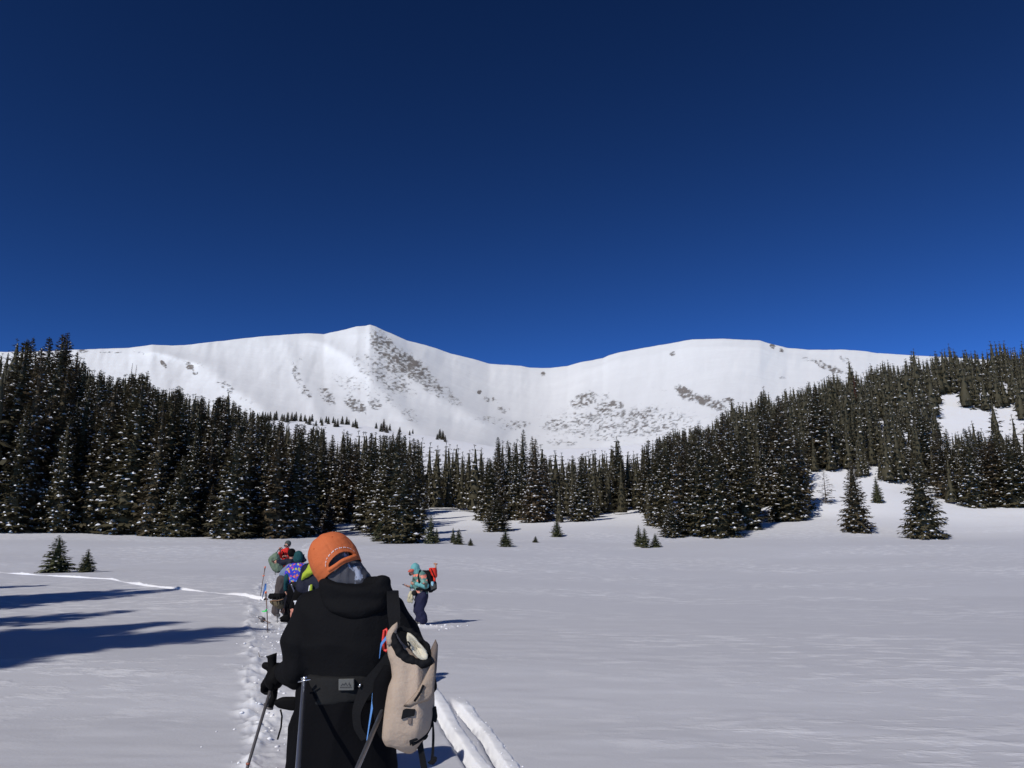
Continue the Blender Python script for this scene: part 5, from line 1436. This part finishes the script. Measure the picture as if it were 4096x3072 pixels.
b = Blob(); hand(b, B(1648, 2386, -0.14), (-0.1, 0, -1), (0, 1, 0), size=0.19, curl=0.3); b.cap(B(1648, 2382, -0.14), 0.035, B(1647, 2394, -0.14), 0.04); b.build('glove', CREAMG, gl, voxel=0.009, smooth=2)
b = Blob(); b.ell(B(1657, 2372, -0.16), (0.068, 0.05, 0.072)); b.build('pouch', BELT, gl, voxel=0.009, smooth=2)

# ------------------------------------------------------------------ the skier in the fruit-print shirt
YS = 19.0
def S(px, py, dy=0.0): return pt(px, py, YS + dy)
fx = S(1165, 2490).x; zf = gz1(fx, YS)
J = dict(head=S(1194, 2231), face=(0.35, 0.85, -0.35), up=(0.05, 0.3, 1), shl=S(1160, 2270), shr=S(1222, 2268), ell=S(1146, 2318, -0.03), wrl=S(1142, 2362, 0.05), elr=S(1240, 2320), wrr=S(1236, 2365, 0.15),
         hipl=S(1176, 2356), hipr=S(1208, 2356), knl=S(1162, 2425, 0.05), knr=S(1212, 2425, 0.12), anl=low(S(1154, 2478, 0), zf + 0.10), anr=low(S(1196, 2478, 0.25), zf + 0.1), toel=low(S(1128, 2474, 0.05), zf + 0.05), toer=low(S(1196, 2478, 0.5), zf + 0.05))
fs_, _ = figure(Vector((fx, YS, zf)), J, label='person in blue fruit-print shirt and dark green hat bending over gear, seen from behind', hands={'l': ((0.35, 0.2, -0.9), (0.8, 0, -0.2), 0.9, 1), 'r': ((0, 0.3, -0.9), (-0.8, 0, 0), 0.8, -1)})
b = Blob()
b.loft([(2252, 1172, 1216, 0.10), (2262, 1156, 1226, 0.13), (2285, 1150, 1230, 0.15), (2310, 1154, 1228, 0.15), (2335, 1162, 1222, 0.14), (2350, 1166, 1218, 0.13)], YS, n=20)
b.cap(J['shl'], 0.085, J['shl'].lerp(J['ell'], 0.55), 0.085); b.cap(J['shr'], 0.085, J['shr'].lerp(J['elr'], 0.55), 0.085)
b.build('shirt', FRUIT, fs_, voxel=0.012, smooth=3, folds=0.012, fscale=7, seed=7)
for q in 'lr':
    b = Blob(); b.chain([(J['sh' + q].lerp(J['el' + q], 0.5), 0.070), (J['el' + q], 0.066), (J['wr' + q], 0.042)]); b.build('sleeve', DKTEAL, fs_, voxel=0.010, smooth=2, folds=0.012, fscale=8)
b = Blob(); b.ell(J['head'] + Vector((0, 0, 0.045)), (0.118, 0.122, 0.125)); b.loft([(2226, 1175, 1213, 0.12), (2240, 1174, 1212, 0.12), (2249, 1178, 1206, 0.10)], YS, n=16)
b.build('hat', DKTEAL, fs_, voxel=0.010, smooth=2, folds=0.008, fscale=8)
b = Blob(); b.loft([(2217, 1208, 1219, 0.05), (2222, 1210, 1216, 0.06), (2232, 1210, 1220, 0.07), (2240, 1208, 1227, 0.08), (2246, 1204, 1222, 0.07), (2251, 1202, 1212, 0.05)], YS + 0.05, n=14); b.build('hat_flap', NAVYJ, fs_, voxel=0.009, smooth=1)
b = Blob()
b.loft([(2338, 1158, 1224, 0.13), (2360, 1148, 1232, 0.15), (2385, 1146, 1234, 0.15)], YS, n=18)
for q in 'lr': b.chain([(J['hip' + q] - Vector((0, 0, 0.1)), 0.15), (J['kn' + q], 0.125), (J['an' + q] + Vector((0, 0, 0.05)), 0.10)])
b.build('trousers', BLACK2, fs_, voxel=0.013, smooth=3, folds=0.02, fscale=5, stretch=(1, 1, 0.6), seed=2)
b = Blob(); b.loft([(2326, 1162, 1222, 0.155), (2340, 1160, 1224, 0.16), (2350, 1160, 1224, 0.155)], YS, n=18); fb = b.build('hip_belt', BELT, fs_, voxel=0.010, smooth=1)
prism('belt_label', [(1200, 2340), (1211, 2340), (1211, 2348), (1200, 2348)], YS - 0.185, 0.03, PATCH, fs_, bevel=0.003)
for q in 'lr':
    b = Blob(); b.cap(J['an' + q] + Vector((0, 0, 0.04)), 0.075, J['an' + q] - Vector((0, 0, 0.04)), 0.07); b.cap(J['an' + q] - Vector((0, 0, 0.04)), 0.06, J['toe' + q], 0.045)
    b.build('boot', BLACK2, fs_, voxel=0.010, smooth=2)
gt_ = Blob(); gt_.loft([(2458, 1136, 1160, 0.07), (2466, 1126, 1160, 0.07), (2474, 1116, 1158, 0.06), (2479, 1124, 1160, 0.05)], YS - 0.05, n=14); gt_.build('gaiter', GLOVE, fs_, voxel=0.010, smooth=1)
b = Blob(); b.loft([(2320, 1154, 1166, 0.05, YS + 0.1), (2336, 1150, 1168, 0.06, YS + 0.1)], YS, n=12); b.build('shirt_hem', cloth('blue_hem', (0.12, 0.24, 0.42), 0.8), fs_, voxel=0.009, smooth=1)
for (tx, ty, bx, by_, lab_) in ((1166, 2340, 1201, 2424, 'grey tow pole running down from the fruit-print skier, clear of the lime jacket'), (1228, 2352, 1208, 2412, 'thin dark tow pole running down beside the white and lime sleeve')):
    top, en = S(tx, ty, -0.2), S(bx + (bx - tx) * 0.9, by_ + (by_ - ty) * 0.9, -1.6)
    en.z = max(en.z, gz1(en.x, en.y) + 0.1)
    e = empty('tow_pole', en); tag(e, lab_, 'tow pole', 'tow poles of the fruit-print skier')
    tube('shaft', [top, top.lerp(en, 0.5), en], 0.017, ALU, e)
    tube('clevis', [top + Vector((-0.02, 0, 0.01)), top + Vector((0.02, 0, 0.01))], 0.012, STEEL, e)
# the olive pack this skier holds by its lid
op = empty('backpack', S(1108, 2434, -0.1)); tag(op, 'olive brown pack with black lid held over the snow beside the fruit-print skier', 'backpack')
b = Blob(); b.loft([(2402, 1081, 1134, 0.13), (2410, 1082, 1134, 0.15), (2420, 1092, 1136, 0.14), (2428, 1104, 1134, 0.11), (2434, 1112, 1130, 0.06)], YS - 0.1, n=18); b.build('pack_body', OLIVE, op, voxel=0.011, smooth=2, folds=0.014, fscale=8)
b = Blob(); b.loft([(2374, 1078, 1138, 0.12), (2382, 1074, 1142, 0.14), (2390, 1073, 1138, 0.14), (2396, 1080, 1122, 0.10)], YS - 0.1, n=18); b.build('lid', GLOVE, op, voxel=0.010, smooth=2, folds=0.010, fscale=8)
for x0 in (1090, 1108, 1118, 1130): tube('strap', [S(x0, 2388, -0.22), S(x0 + 1, 2406, -0.24), S(x0 + 2, 2418, -0.24)], 0.012, WEB, op)
tube('trim', [S(1083, 2403, -0.24), S(1104, 2404, -0.26), S(1124, 2399, -0.26), S(1134, 2396, -0.24)], 0.010, cloth('tan_trim', (0.32, 0.19, 0.11), 0.8), op)
for pts_ in ([(1132, 2436), (1130, 2446), (1126, 2452), (1120, 2444)], [(1134, 2432), (1138, 2444), (1134, 2454)]): tube('loose_strap', [S(x, y, -0.15) for x, y in pts_], 0.010, cloth('brown_strap', (0.10, 0.05, 0.04), 0.8), op)

# ------------------------------------------------------------------ the one with the lime hood, half hidden by the orange cap
YN = 9.5
def Nn(px, py, dy=0.0): return pt(px, py, YN + dy)
fx = Nn(1290, 2500).x; zf = gz1(fx, YN)
J = dict(head=Nn(1312, 2205), face=(0.1, 1, -0.2), up=(0, 0.1, 1), shl=Nn(1238, 2282), shr=Nn(1362, 2282), ell=Nn(1204, 2368, -0.02), wrl=Nn(1174, 2424, 0.06), elr=Nn(1392, 2370), wrr=Nn(1385, 2450, 0.2),
         hipl=Nn(1270, 2460), hipr=Nn(1330, 2460), knl=Nn(1268, 2610, 0.05), knr=Nn(1335, 2610, 0.1), anl=low(Nn(1266, 2700), zf + 0.1), anr=low(Nn(1340, 2700, 0.15), zf + 0.1), toel=low(Nn(1264, 2700, 0.2), zf + 0.05), toer=low(Nn(1342, 2700, 0.35), zf + 0.05))
nv_, _ = figure(Vector((fx, YN, zf)), J, label='person in navy jacket with lime hood, mostly hidden behind the black-jacketed person', hands={'l': ((-0.25, 0.1, -1), (0.9, 0.2, 0), 0.25, 1), 'r': ((0, 0.2, -1), (-0.9, 0.2, 0), 0.4, -1)}, voxel=0.008, skin=cloth('pink_skin', (0.60, 0.25, 0.18), 0.6, var=0.1))
b = Blob()
b.loft([(2268, 1262, 1356, 0.11), (2290, 1226, 1376, 0.15), (2330, 1212, 1384, 0.17), (2390, 1225, 1375, 0.17), (2450, 1232, 1370, 0.16)], YN, n=20)
b.chain([(J['shl'], 0.10), (J['ell'].lerp(J['shl'], 0.2), 0.088)])
b.chain([(J['shr'], 0.10), (J['elr'], 0.085), (J['wrr'], 0.05)])
b.build('jacket', NAVYJ, nv_, voxel=0.012, smooth=3, folds=0.014, fscale=7)
b = Blob(); b.chain([(J['ell'].lerp(J['shl'], 0.25), 0.082), (J['ell'], 0.074), (J['wrl'], 0.048)]); b.build('sleeve', GLOVE, nv_, voxel=0.009, smooth=2, folds=0.008)
prism('sleeve_mark', [(1174, 2403), (1188, 2402), (1189, 2407), (1183, 2409), (1182, 2419), (1178, 2419), (1178, 2409), (1174, 2408)], YN - 0.06, 0.03, WHITE, nv_, bevel=0.002)
b = Blob(); b.loft([(2246, 1246, 1290, 0.06), (2262, 1232, 1300, 0.10), (2278, 1224, 1296, 0.12), (2292, 1216, 1276, 0.12), (2310, 1208, 1232, 0.08), (2322, 1204, 1216, 0.05)], YN - 0.06, n=18); b.build('hood', LIME, nv_, voxel=0.010, smooth=2, folds=0.012, fscale=10)
b = Blob(); b.loft([(2338, 1241, 1251, 0.02), (2368, 1238, 1250, 0.025), (2400, 1232, 1246, 0.025), (2420, 1228, 1243, 0.02)], YN - 0.19, n=12); b.build('stripe', LIME, nv_, voxel=0.007, smooth=1)
b = Blob(); b.loft([(2342, 1236, 1242, 0.015), (2372, 1232, 1239, 0.02), (2402, 1226, 1233, 0.02), (2420, 1224, 1230, 0.02)], YN - 0.19, n=12); b.build('stripe', WHITE, nv_, voxel=0.006, smooth=1)
b = Blob()
b.loft([(2440, 1236, 1362, 0.15), (2480, 1232, 1368, 0.16)], YN, n=18)
for q in 'lr': b.chain([(J['hip' + q], 0.14), (J['kn' + q], 0.11), (J['an' + q] + Vector((0, 0, 0.05)), 0.09)])
b.build('trousers', BLACK2, nv_, voxel=0.014, smooth=2, folds=0.012)
b = Blob(); b.ell(J['head'] + Vector((0, 0, 0.04)), (0.095, 0.11, 0.10)); b.build('beanie', GLOVE, nv_, voxel=0.010, smooth=1)
for q in 'lr':
    b = Blob(); b.cap(J['an' + q], 0.07, J['toe' + q], 0.05); b.build('boot', BROWNB, nv_, voxel=0.012, smooth=1)

# unseen loaded sled, added to cast the blue shadow on the snow
sl = empty('added_shadow_sled', (-1.30, 6.35, gz1(-1.3, 6.35))); tag(sl, 'added unseen sled with black duffels that casts the shadow beside the tan pack', 'sled')
b = Blob()
zs = gz1(-1.3, 6.35)
b.cap((-1.42, 5.95, zs + 0.10), 0.10, (-1.42, 6.75, zs + 0.10), 0.10); b.cap((-1.18, 5.95, zs + 0.10), 0.10, (-1.18, 6.75, zs + 0.10), 0.10); b.cap((-1.30, 5.9, zs + 0.09), 0.09, (-1.30, 7.0, zs + 0.16), 0.07)
b.build('hull', REDP, sl, voxel=0.02, smooth=3)
b = Blob(); b.cap((-1.38, 6.05, zs + 0.36), 0.2, (-1.30, 6.65, zs + 0.36), 0.2); b.cap((-1.22, 6.1, zs + 0.40), 0.2, (-1.22, 6.6, zs + 0.40), 0.19); b.cap((-1.34, 6.2, zs + 0.70), 0.19, (-1.26, 6.5, zs + 0.74), 0.2); b.cap((-1.3, 6.35, zs + 0.8), 0.17, (-1.28, 6.35, zs + 0.9), 0.15)
b.build('load', WEB, sl, voxel=0.02, smooth=3, folds=0.02, fscale=5)

# ------------------------------------------------------------------ red jacket, lifting the sage pack
YR = 24.0
def Rr(px, py, dy=0.0): return pt(px, py, YR + dy)
fx = Rr(1140, 2380).x; zf = gz1(fx, YR)
J = dict(head=Rr(1150, 2182), face=(-0.15, -0.95, -0.25), up=(0, -0.1, 1), shl=Rr(1130, 2206), shr=Rr(1160, 2206), ell=Rr(1119, 2226, -0.12), wrl=Rr(1120, 2204, -0.28), elr=Rr(1162, 2232, -0.1), wrr=Rr(1147, 2226, -0.30),
         hipl=Rr(1138, 2288), hipr=Rr(1154, 2288), knl=Rr(1136, 2335, -0.03), knr=Rr(1156, 2335), anl=low(Rr(1136, 2380), zf + 0.1), anr=low(Rr(1158, 2380, 0.1), zf + 0.1), toel=low(Rr(1134, 2384, -0.2), zf + 0.05), toer=low(Rr(1160, 2384, -0.12), zf + 0.05))
rd_, (RP, RM) = figure(Vector((fx, YR, zf)), J, label='person in red jacket, grey beanie and dark glasses lifting the sage green pack', hands={'l': ((0, -0.2, 1), (0.6, -0.7, 0), 1.1, 1), 'r': ((-0.6, -0.4, 0.2), (0.2, 0, -1), 0.9, 1)}, skin=cloth('ruddy_skin', (0.50, 0.25, 0.19), 0.6, var=0.15))
b = Blob()
b.loft([(2192, 1142, 1158, 0.09), (2200, 1130, 1161, 0.13), (2220, 1126, 1163, 0.15), (2250, 1128, 1163, 0.15), (2290, 1128, 1164, 0.15)], YR, n=18)
b.chain([(J['shl'], 0.08), (J['ell'], 0.07), (J['ell'].lerp(J['wrl'], 0.7), 0.05)]); b.chain([(J['shr'], 0.08), (J['elr'], 0.07), (J['elr'].lerp(J['wrr'], 0.75), 0.05)])
b.build('jacket', RED, rd_, voxel=0.012, smooth=3, folds=0.014, fscale=7)
b = Blob(); b.ell(J['head'] + Vector((0.005, 0.02, 0.055)), (0.098, 0.108, 0.10)); b.build('beanie', GREYW, rd_, voxel=0.009, smooth=2, folds=0.004, fscale=20)
b = Blob(); b.cap(RP(-0.055, 0.082, 0.012), 0.024, RP(0.055, 0.082, 0.012), 0.024); b.cap(RP(-0.06, 0.06, 0.014), 0.02, RP(-0.085, -0.02, 0.02), 0.014); b.cap(RP(0.06, 0.06, 0.014), 0.02, RP(0.085, -0.02, 0.02), 0.014); b.build('glasses', GLASSK, rd_, voxel=0.007, smooth=1)
b = Blob(); b.loft([(2284, 1128, 1164, 0.14), (2310, 1127, 1166, 0.14)], YR, n=16)
for q in 'lr': b.chain([(J['hip' + q], 0.13), (J['kn' + q], 0.11), (J['an' + q] + Vector((0, 0, 0.04)), 0.09)])
b.build('trousers', BLACK2, rd_, voxel=0.014, smooth=2, folds=0.012)
for q in 'lr':
    b = Blob(); b.cap(J['an' + q], 0.07, J['toe' + q], 0.05); b.build('boot', BROWNB, rd_, voxel=0.012, smooth=1)
ribbon('chest_strap', [(Rr(1128, 2204, -0.17), Rr(1132, 2204, -0.17)), (Rr(1132, 2218, -0.19), Rr(1136, 2217, -0.19)), (Rr(1136, 2234, -0.18), Rr(1140, 2232, -0.18))], GLOVE, rd_, thick=0.01)
YG = YR - 0.45
def G(px, py, dy=0.0): return pt(px, py, YG + dy)
gp = empty('backpack', G(1112, 2288)); tag(gp, 'sage green pack held up tilted between two skiers', 'backpack')
b = Blob()
def tilt_ring(c, ang, w, dp, n=18):
    r = Vector((math.cos(ang), 0, math.sin(ang)))
    return [Vector(c) + r * w * math.copysign(abs(math.cos(t)) ** 0.6, math.cos(t)) + Vector((0, 1, 0)) * dp * math.sin(t) for t in np.linspace(0, 2 * math.pi, n + 1)[:-1]]
b.rings([tilt_ring(G(*c), -math.pi + 0.0 + math.pi + 0.42, w, dp) for c, w, dp in (((1093, 2224), 0.10, 0.08), ((1094, 2230), 0.155, 0.14), ((1100, 2246), 0.17, 0.16), ((1106, 2260), 0.165, 0.16), ((1112, 2274), 0.15, 0.15), ((1118, 2285), 0.11, 0.10))])
b.cap(G(1086, 2234, -0.02), 0.075, G(1104, 2222, -0.02), 0.085); b.cap(G(1104, 2216), 0.05, G(1108, 2226), 0.08)
b.build('pack_body', SAGE, gp, voxel=0.010, smooth=1, folds=0.022, fscale=9)
tube('haul_loop', [G(1106, 2216), G(1110, 2204, -0.02), G(1116, 2197, 0.1), G(1120, 2200, 0.15)], 0.011, WEB, gp)
prism('buckle', [(1086, 2242), (1093, 2243), (1095, 2250), (1091, 2250), (1087, 2247)], YG - 0.2, 0.04, cloth('brown_buckle', (0.09, 0.05, 0.045), 0.6), gp, bevel=0.005)
tube('lash_strap', [G(1090, 2246, -0.19), G(1102, 2240, -0.2), G(1114, 2234, -0.18)], 0.009, WEB, gp)
tube('strap_tail', [G(1100, 2278, -0.05), G(1100.5, 2290, -0.05), G(1101, 2300, -0.05)], 0.008, WEB, gp)
b = Blob(); b.cap(G(1124, 2282, -0.03), 0.035, G(1112, 2288, -0.03), 0.03); b.build('base', WEB, gp, voxel=0.010, smooth=1)

# ------------------------------------------------------------------ dark cap and navy sweater, helping with the pack
YK = 22.3
def K(px, py, dy=0.0): return pt(px, py, YK + dy)
fx = K(1165, 2420).x; zf = gz1(fx, YK)
J = dict(head=K(1166, 2216), face=(-0.75, 0.6, -0.3), up=(-0.15, 0.1, 1), shl=K(1152, 2246, 0.0), shr=K(1178, 2246), ell=K(1130, 2250, 0.0), wrl=K(1112, 2246, 0.18), elr=K(1176, 2285, 0.2), wrr=K(1150, 2280, 0.35),
         hipl=K(1160, 2318), hipr=K(1178, 2318), knl=K(1158, 2366), knr=K(1178, 2366, 0.1), anl=low(K(1158, 2405), zf + 0.1), anr=low(K(1180, 2405, 0.15), zf + 0.1), toel=low(K(1156, 2405, 0.2), zf + 0.05), toer=low(K(1178, 2405, 0.35), zf + 0.05))
kk_, _ = figure(Vector((fx, YK, zf)), J, label='person with black hat and navy sweater reaching an arm across the sage green pack', hands={'l': ((-0.9, 0.3, 0.1), (0, 0.6, -0.6), 0.8, 1), 'r': ((-0.8, 0.4, 0), (0, 0.5, -0.6), 0.8, -1)})
b = Blob()
b.loft([(2236, 1156, 1178, 0.10), (2248, 1146, 1184, 0.13), (2280, 1146, 1186, 0.15), (2320, 1150, 1186, 0.15)], YK, n=18)
b.chain([(J['shl'], 0.09), (J['ell'], 0.082), (J['wrl'], 0.052)]); b.chain([(J['shr'], 0.085), (J['elr'], 0.075), (J['wrr'], 0.05)])
b.build('sweater', NAVYJ, kk_, voxel=0.012, smooth=3, folds=0.012, fscale=7)
b = Blob(); b.ell(J['head'] + Vector((0, 0, 0.03)), (0.115, 0.118, 0.125)); b.cap(J['head'] + Vector((-0.05, 0.05, 0.06)), 0.06, J['head'] + Vector((0.08, -0.03, 0.0)), 0.07); b.build('hat', GLOVE, kk_, voxel=0.010, smooth=2, folds=0.006)
b = Blob(); b.loft([(2312, 1150, 1187, 0.14), (2335, 1150, 1188, 0.14)], YK, n=16)
for q in 'lr': b.chain([(J['hip' + q], 0.13), (J['kn' + q], 0.11), (J['an' + q] + Vector((0, 0, 0.04)), 0.09)])
b.build('trousers', BLACK2, kk_, voxel=0.014, smooth=2, folds=0.012)
for q in 'lr':
    b = Blob(); b.cap(J['an' + q], 0.07, J['toe' + q], 0.05); b.build('boot', BROWNB, kk_, voxel=0.012, smooth=1)

# ------------------------------------------------------------------ blue-grey jacket, bent over behind the fruit-print skier
YB = 20.3
def Bb(px, py, dy=0.0): return pt(px, py, YB + dy)
fx = Bb(1128, 2440).x; zf = gz1(fx, YB)
J = dict(head=Bb(1178, 2278, 0.15), face=(0.6, 0.5, -0.7), up=(0.75, 0.1, 0.5), shl=Bb(1158, 2278, -0.12), shr=Bb(1162, 2280, 0.2), ell=Bb(1176, 2318, -0.2), wrl=Bb(1176, 2355, 0.0), elr=Bb(1186, 2318, 0.25), wrr=Bb(1184, 2352, 0.2),
         hipl=Bb(1128, 2322, -0.1), hipr=Bb(1132, 2322, 0.12), knl=Bb(1116, 2366, -0.1), knr=Bb(1138, 2368, 0.14), anl=low(Bb(1104, 2420, -0.1), zf + 0.1), anr=low(Bb(1140, 2420, 0.15), zf + 0.1), toel=low(Bb(1116, 2424, -0.1), zf + 0.05), toer=low(Bb(1152, 2424, 0.15), zf + 0.05))
bg_, _ = figure(Vector((fx, YB, zf)), J, label='person in blue-grey jacket and taupe trousers bent over, hidden behind the fruit-print shirt', hands={'l': ((0.2, 0.2, -1), (0.8, 0, 0), 0.7, 1), 'r': ((0.2, 0.2, -1), (0.8, 0, 0), 0.7, -1)})
b = Blob()
b.chain([(Bb(1160, 2279), 0.155), (Bb(1146, 2293), 0.165), (Bb(1134, 2316), 0.15)])
b.chain([(J['shl'], 0.09), (J['ell'], 0.075), (J['wrl'], 0.05)]); b.chain([(J['shr'], 0.09), (J['elr'], 0.075), (J['wrr'], 0.05)])
b.build('jacket', BLUEGREY, bg_, voxel=0.012, smooth=3, folds=0.010, fscale=6)
b = Blob()
b.cap(J['hipl'], 0.14, J['hipr'], 0.14)
for q in 'lr': b.chain([(J['hip' + q], 0.14), (J['kn' + q], 0.115), (J['an' + q] + Vector((0, 0, 0.04)), 0.095)])
b.build('trousers', TAUPE, bg_, voxel=0.013, smooth=3, folds=0.02, fscale=6, stretch=(1, 1, 0.6))
b = Blob(); b.ell(J['head'] + Vector((0.03, 0, 0.03)), (0.11, 0.11, 0.11)); b.build('beanie', GREYW, bg_, voxel=0.011, smooth=2)
for q in 'lr':
    b = Blob(); b.cap(J['an' + q], 0.07, J['toe' + q], 0.05); b.build('boot', BROWNB, bg_, voxel=0.012, smooth=1)

# ------------------------------------------------------------------ poles standing and lying in the trail
def stand_pole(foot, top, label, red=True, name='trekking_pole', basket=True, r=0.011, mat=POLEB):
    f_ = ground(*foot); Y = f_.y; t_ = pt(top[0], top[1], Y)
    e = empty(name, f_ - Vector((0, 0, 0.05))); tag(e, label, 'trekking pole')
    tube('shaft', [f_ - Vector((0, 0, 0.1)), f_.lerp(t_, 0.5), f_.lerp(t_, 0.9)], [r * 0.8, r, r * 1.1], mat, e)
    tube('grip', [f_.lerp(t_, 0.88), f_.lerp(t_, 0.97), t_], [r * 1.5, r * 1.7, r * 1.9], POLEG if not red else mat, e)
    if red: tube('tip_cap', [f_.lerp(t_, 0.95), t_], [r * 1.8, r * 2.2], ORP, e)
    if basket: tube('basket', [f_ + Vector((0, 0, 0.02)), f_ + Vector((0, 0, 0.03))], 0.045, POLEG, e, n=12)
    return e, f_, t_
e, f_, t_ = stand_pole((1039, 2394), (1061, 2266), 'slim ski pole with orange tip standing in the snow behind the taped pole')
m_ = f_.lerp(t_, 0.70); tube('clamp', [m_ - Vector((0.03, 0, 0)), m_ + Vector((0.03, 0, 0.01))], 0.016, ORP, e)
e, f_, t_ = stand_pole((1073, 2530), (1063, 2366), 'slim ski pole standing in the snow with blue and green tapes tied on')
Yp = f_.y
def tape(name, pix, m, dy=0.0):
    v = [pt(x, y, Yp + dy + 0.02 * math.sin(i * 1.7)) for i, (x, y) in enumerate(pix)]
    n_ = len(v); v += [p + Vector((0, 0.006, 0)) for p in v]
    hard(name, v, [list(range(n_)), list(range(n_, 2 * n_))[::-1]] + [[k, (k + 1) % n_, n_ + (k + 1) % n_, n_ + k] for k in range(n_)], m, e)
tape('blue_tape', [(1059, 2335), (1066, 2334), (1065, 2358), (1060, 2363), (1056, 2372), (1052, 2384), (1050, 2395), (1048, 2394), (1051, 2374), (1055, 2358)], BLUEF)
tape('green_tape', [(1070, 2434), (1069, 2447), (1058, 2448), (1047, 2447), (1047, 2443), (1058, 2443), (1064, 2437)], GREENF, -0.02)
stand_pole((1110, 2492), (1108, 2374), 'dark pole standing in the trampled snow before the olive pack', red=False, r=0.010, mat=POLEG)
g0, g1 = ground(1036, 2489), ground(1081, 2497)
e = empty('trekking_pole', g0.lerp(g1, 0.5)); tag(e, 'ski pole with basket lying flat on the snow beside the taped pole', 'trekking pole')
tube('shaft', [g0 + Vector((0, 0, 0.07)), g1 + Vector((0, 0, 0.02))], 0.012, POLEB, e)
tube('basket', [g0.lerp(g1, 0.30) + Vector((0, 0, 0.055)), g0.lerp(g1, 0.36) + Vector((0, 0, 0.05))], 0.06, POLEG, e, n=12)
tube('strap_loop', [g0 + Vector((0, 0, 0.07)), g0 + Vector((-0.03, 0, 0.10)), g0 + Vector((0.05, 0, 0.12)), g0 + Vector((0.12, 0, 0.06))], 0.008, POLEG, e)
e = empty('twig', ground(1038, 2630)); tag(e, 'small forked twig poking out of the smooth snow beside the trail', 'twig')
Yt = ground(1038, 2630).y
tube('stem', [pt(1040, 2632, Yt), pt(1037, 2622, Yt), pt(1034, 2610, Yt)], [0.006, 0.005, 0.003], M_BARK, e)
tube('side_shoot', [pt(1032, 2633, Yt), pt(1040, 2629, Yt), pt(1051, 2626, Yt)], [0.004, 0.005, 0.003], M_BARK, e)

# ------------------------------------------------------------------ crumbs of broken snow along the tracks
def crumbs():
    r = np.random.default_rng(5)
    ico = bmesh.new(); bmesh.ops.create_icosphere(ico, subdivisions=1, radius=1)
    iv = np.array([v.co[:] for v in ico.verts]); if_ = np.array([[v.index for v in f.verts] for f in ico.faces]); ico.free()
    V_, F_ = [], []; n = 0
    def put(x, y, s):
        nonlocal n
        z = gz1(x, y) + disturb(np.array([x]), np.array([y]))[0][0]
        q = iv * (1 + 0.35 * r.uniform(-1, 1, (len(iv), 1))) * np.array([s * r.uniform(0.8, 1.7), s * r.uniform(0.8, 1.5), s * r.uniform(0.45, 0.9)])
        a = r.uniform(0, 6.28); c_, s_ = math.cos(a), math.sin(a)
        q = q @ np.array([[c_, s_, 0], [-s_, c_, 0], [0, 0, 1]])
        V_.append(q + np.array([x, y, z + s * 0.15])); F_.append(if_ + n); n += len(iv)
    def along(P, count, spread, s0, s1, bias=0.0, tmax=1.0):
        L_ = [math.dist(p, q) for p, q in zip(P[:-1], P[1:])]; T_ = sum(L_)
        for _ in range(count):
            t = r.uniform(0.06, tmax) * T_
            for (p, q), l in zip(zip(P[:-1], P[1:]), L_):
                if t <= l: break
                t -= l
            k = t / l; dx, dy = (q[0] - p[0]) / l, (q[1] - p[1]) / l
            o = r.normal(bias, spread)
            put(p[0] + (q[0] - p[0]) * k + dy * o, p[1] + (q[1] - p[1]) * k - dx * o, r.uniform(s0, s1) * (1.5 if r.uniform() < 0.08 else 1))
    along(TRAIL, 420, 0.24, 0.006, 0.024, tmax=0.42)
    along(TRAIL, 60, 0.32, 0.005, 0.012, tmax=0.3)
    along(SKIA, 30, 0.05, 0.004, 0.009, 0.12); along(SKIB, 30, 0.05, 0.004, 0.009, 0.12)
    for _ in range(60): put(PHONE[0] + 0.35 + r.normal(0, 0.45), PHONE[1] - 0.1 + r.normal(0, 0.25), r.uniform(0.01, 0.028))
    me = mesh_np('snow_crumbs', np.vstack(V_), np.vstack(F_), snow_mat('crumb_snow', (0.86, 0.86, 0.87), (0.9, 0.9, 0.9)))
    o = link('snow_crumbs', me); tag(o, 'loose crumbs of broken white snow scattered along the trodden trail', 'snow', kind='stuff')
crumbs()
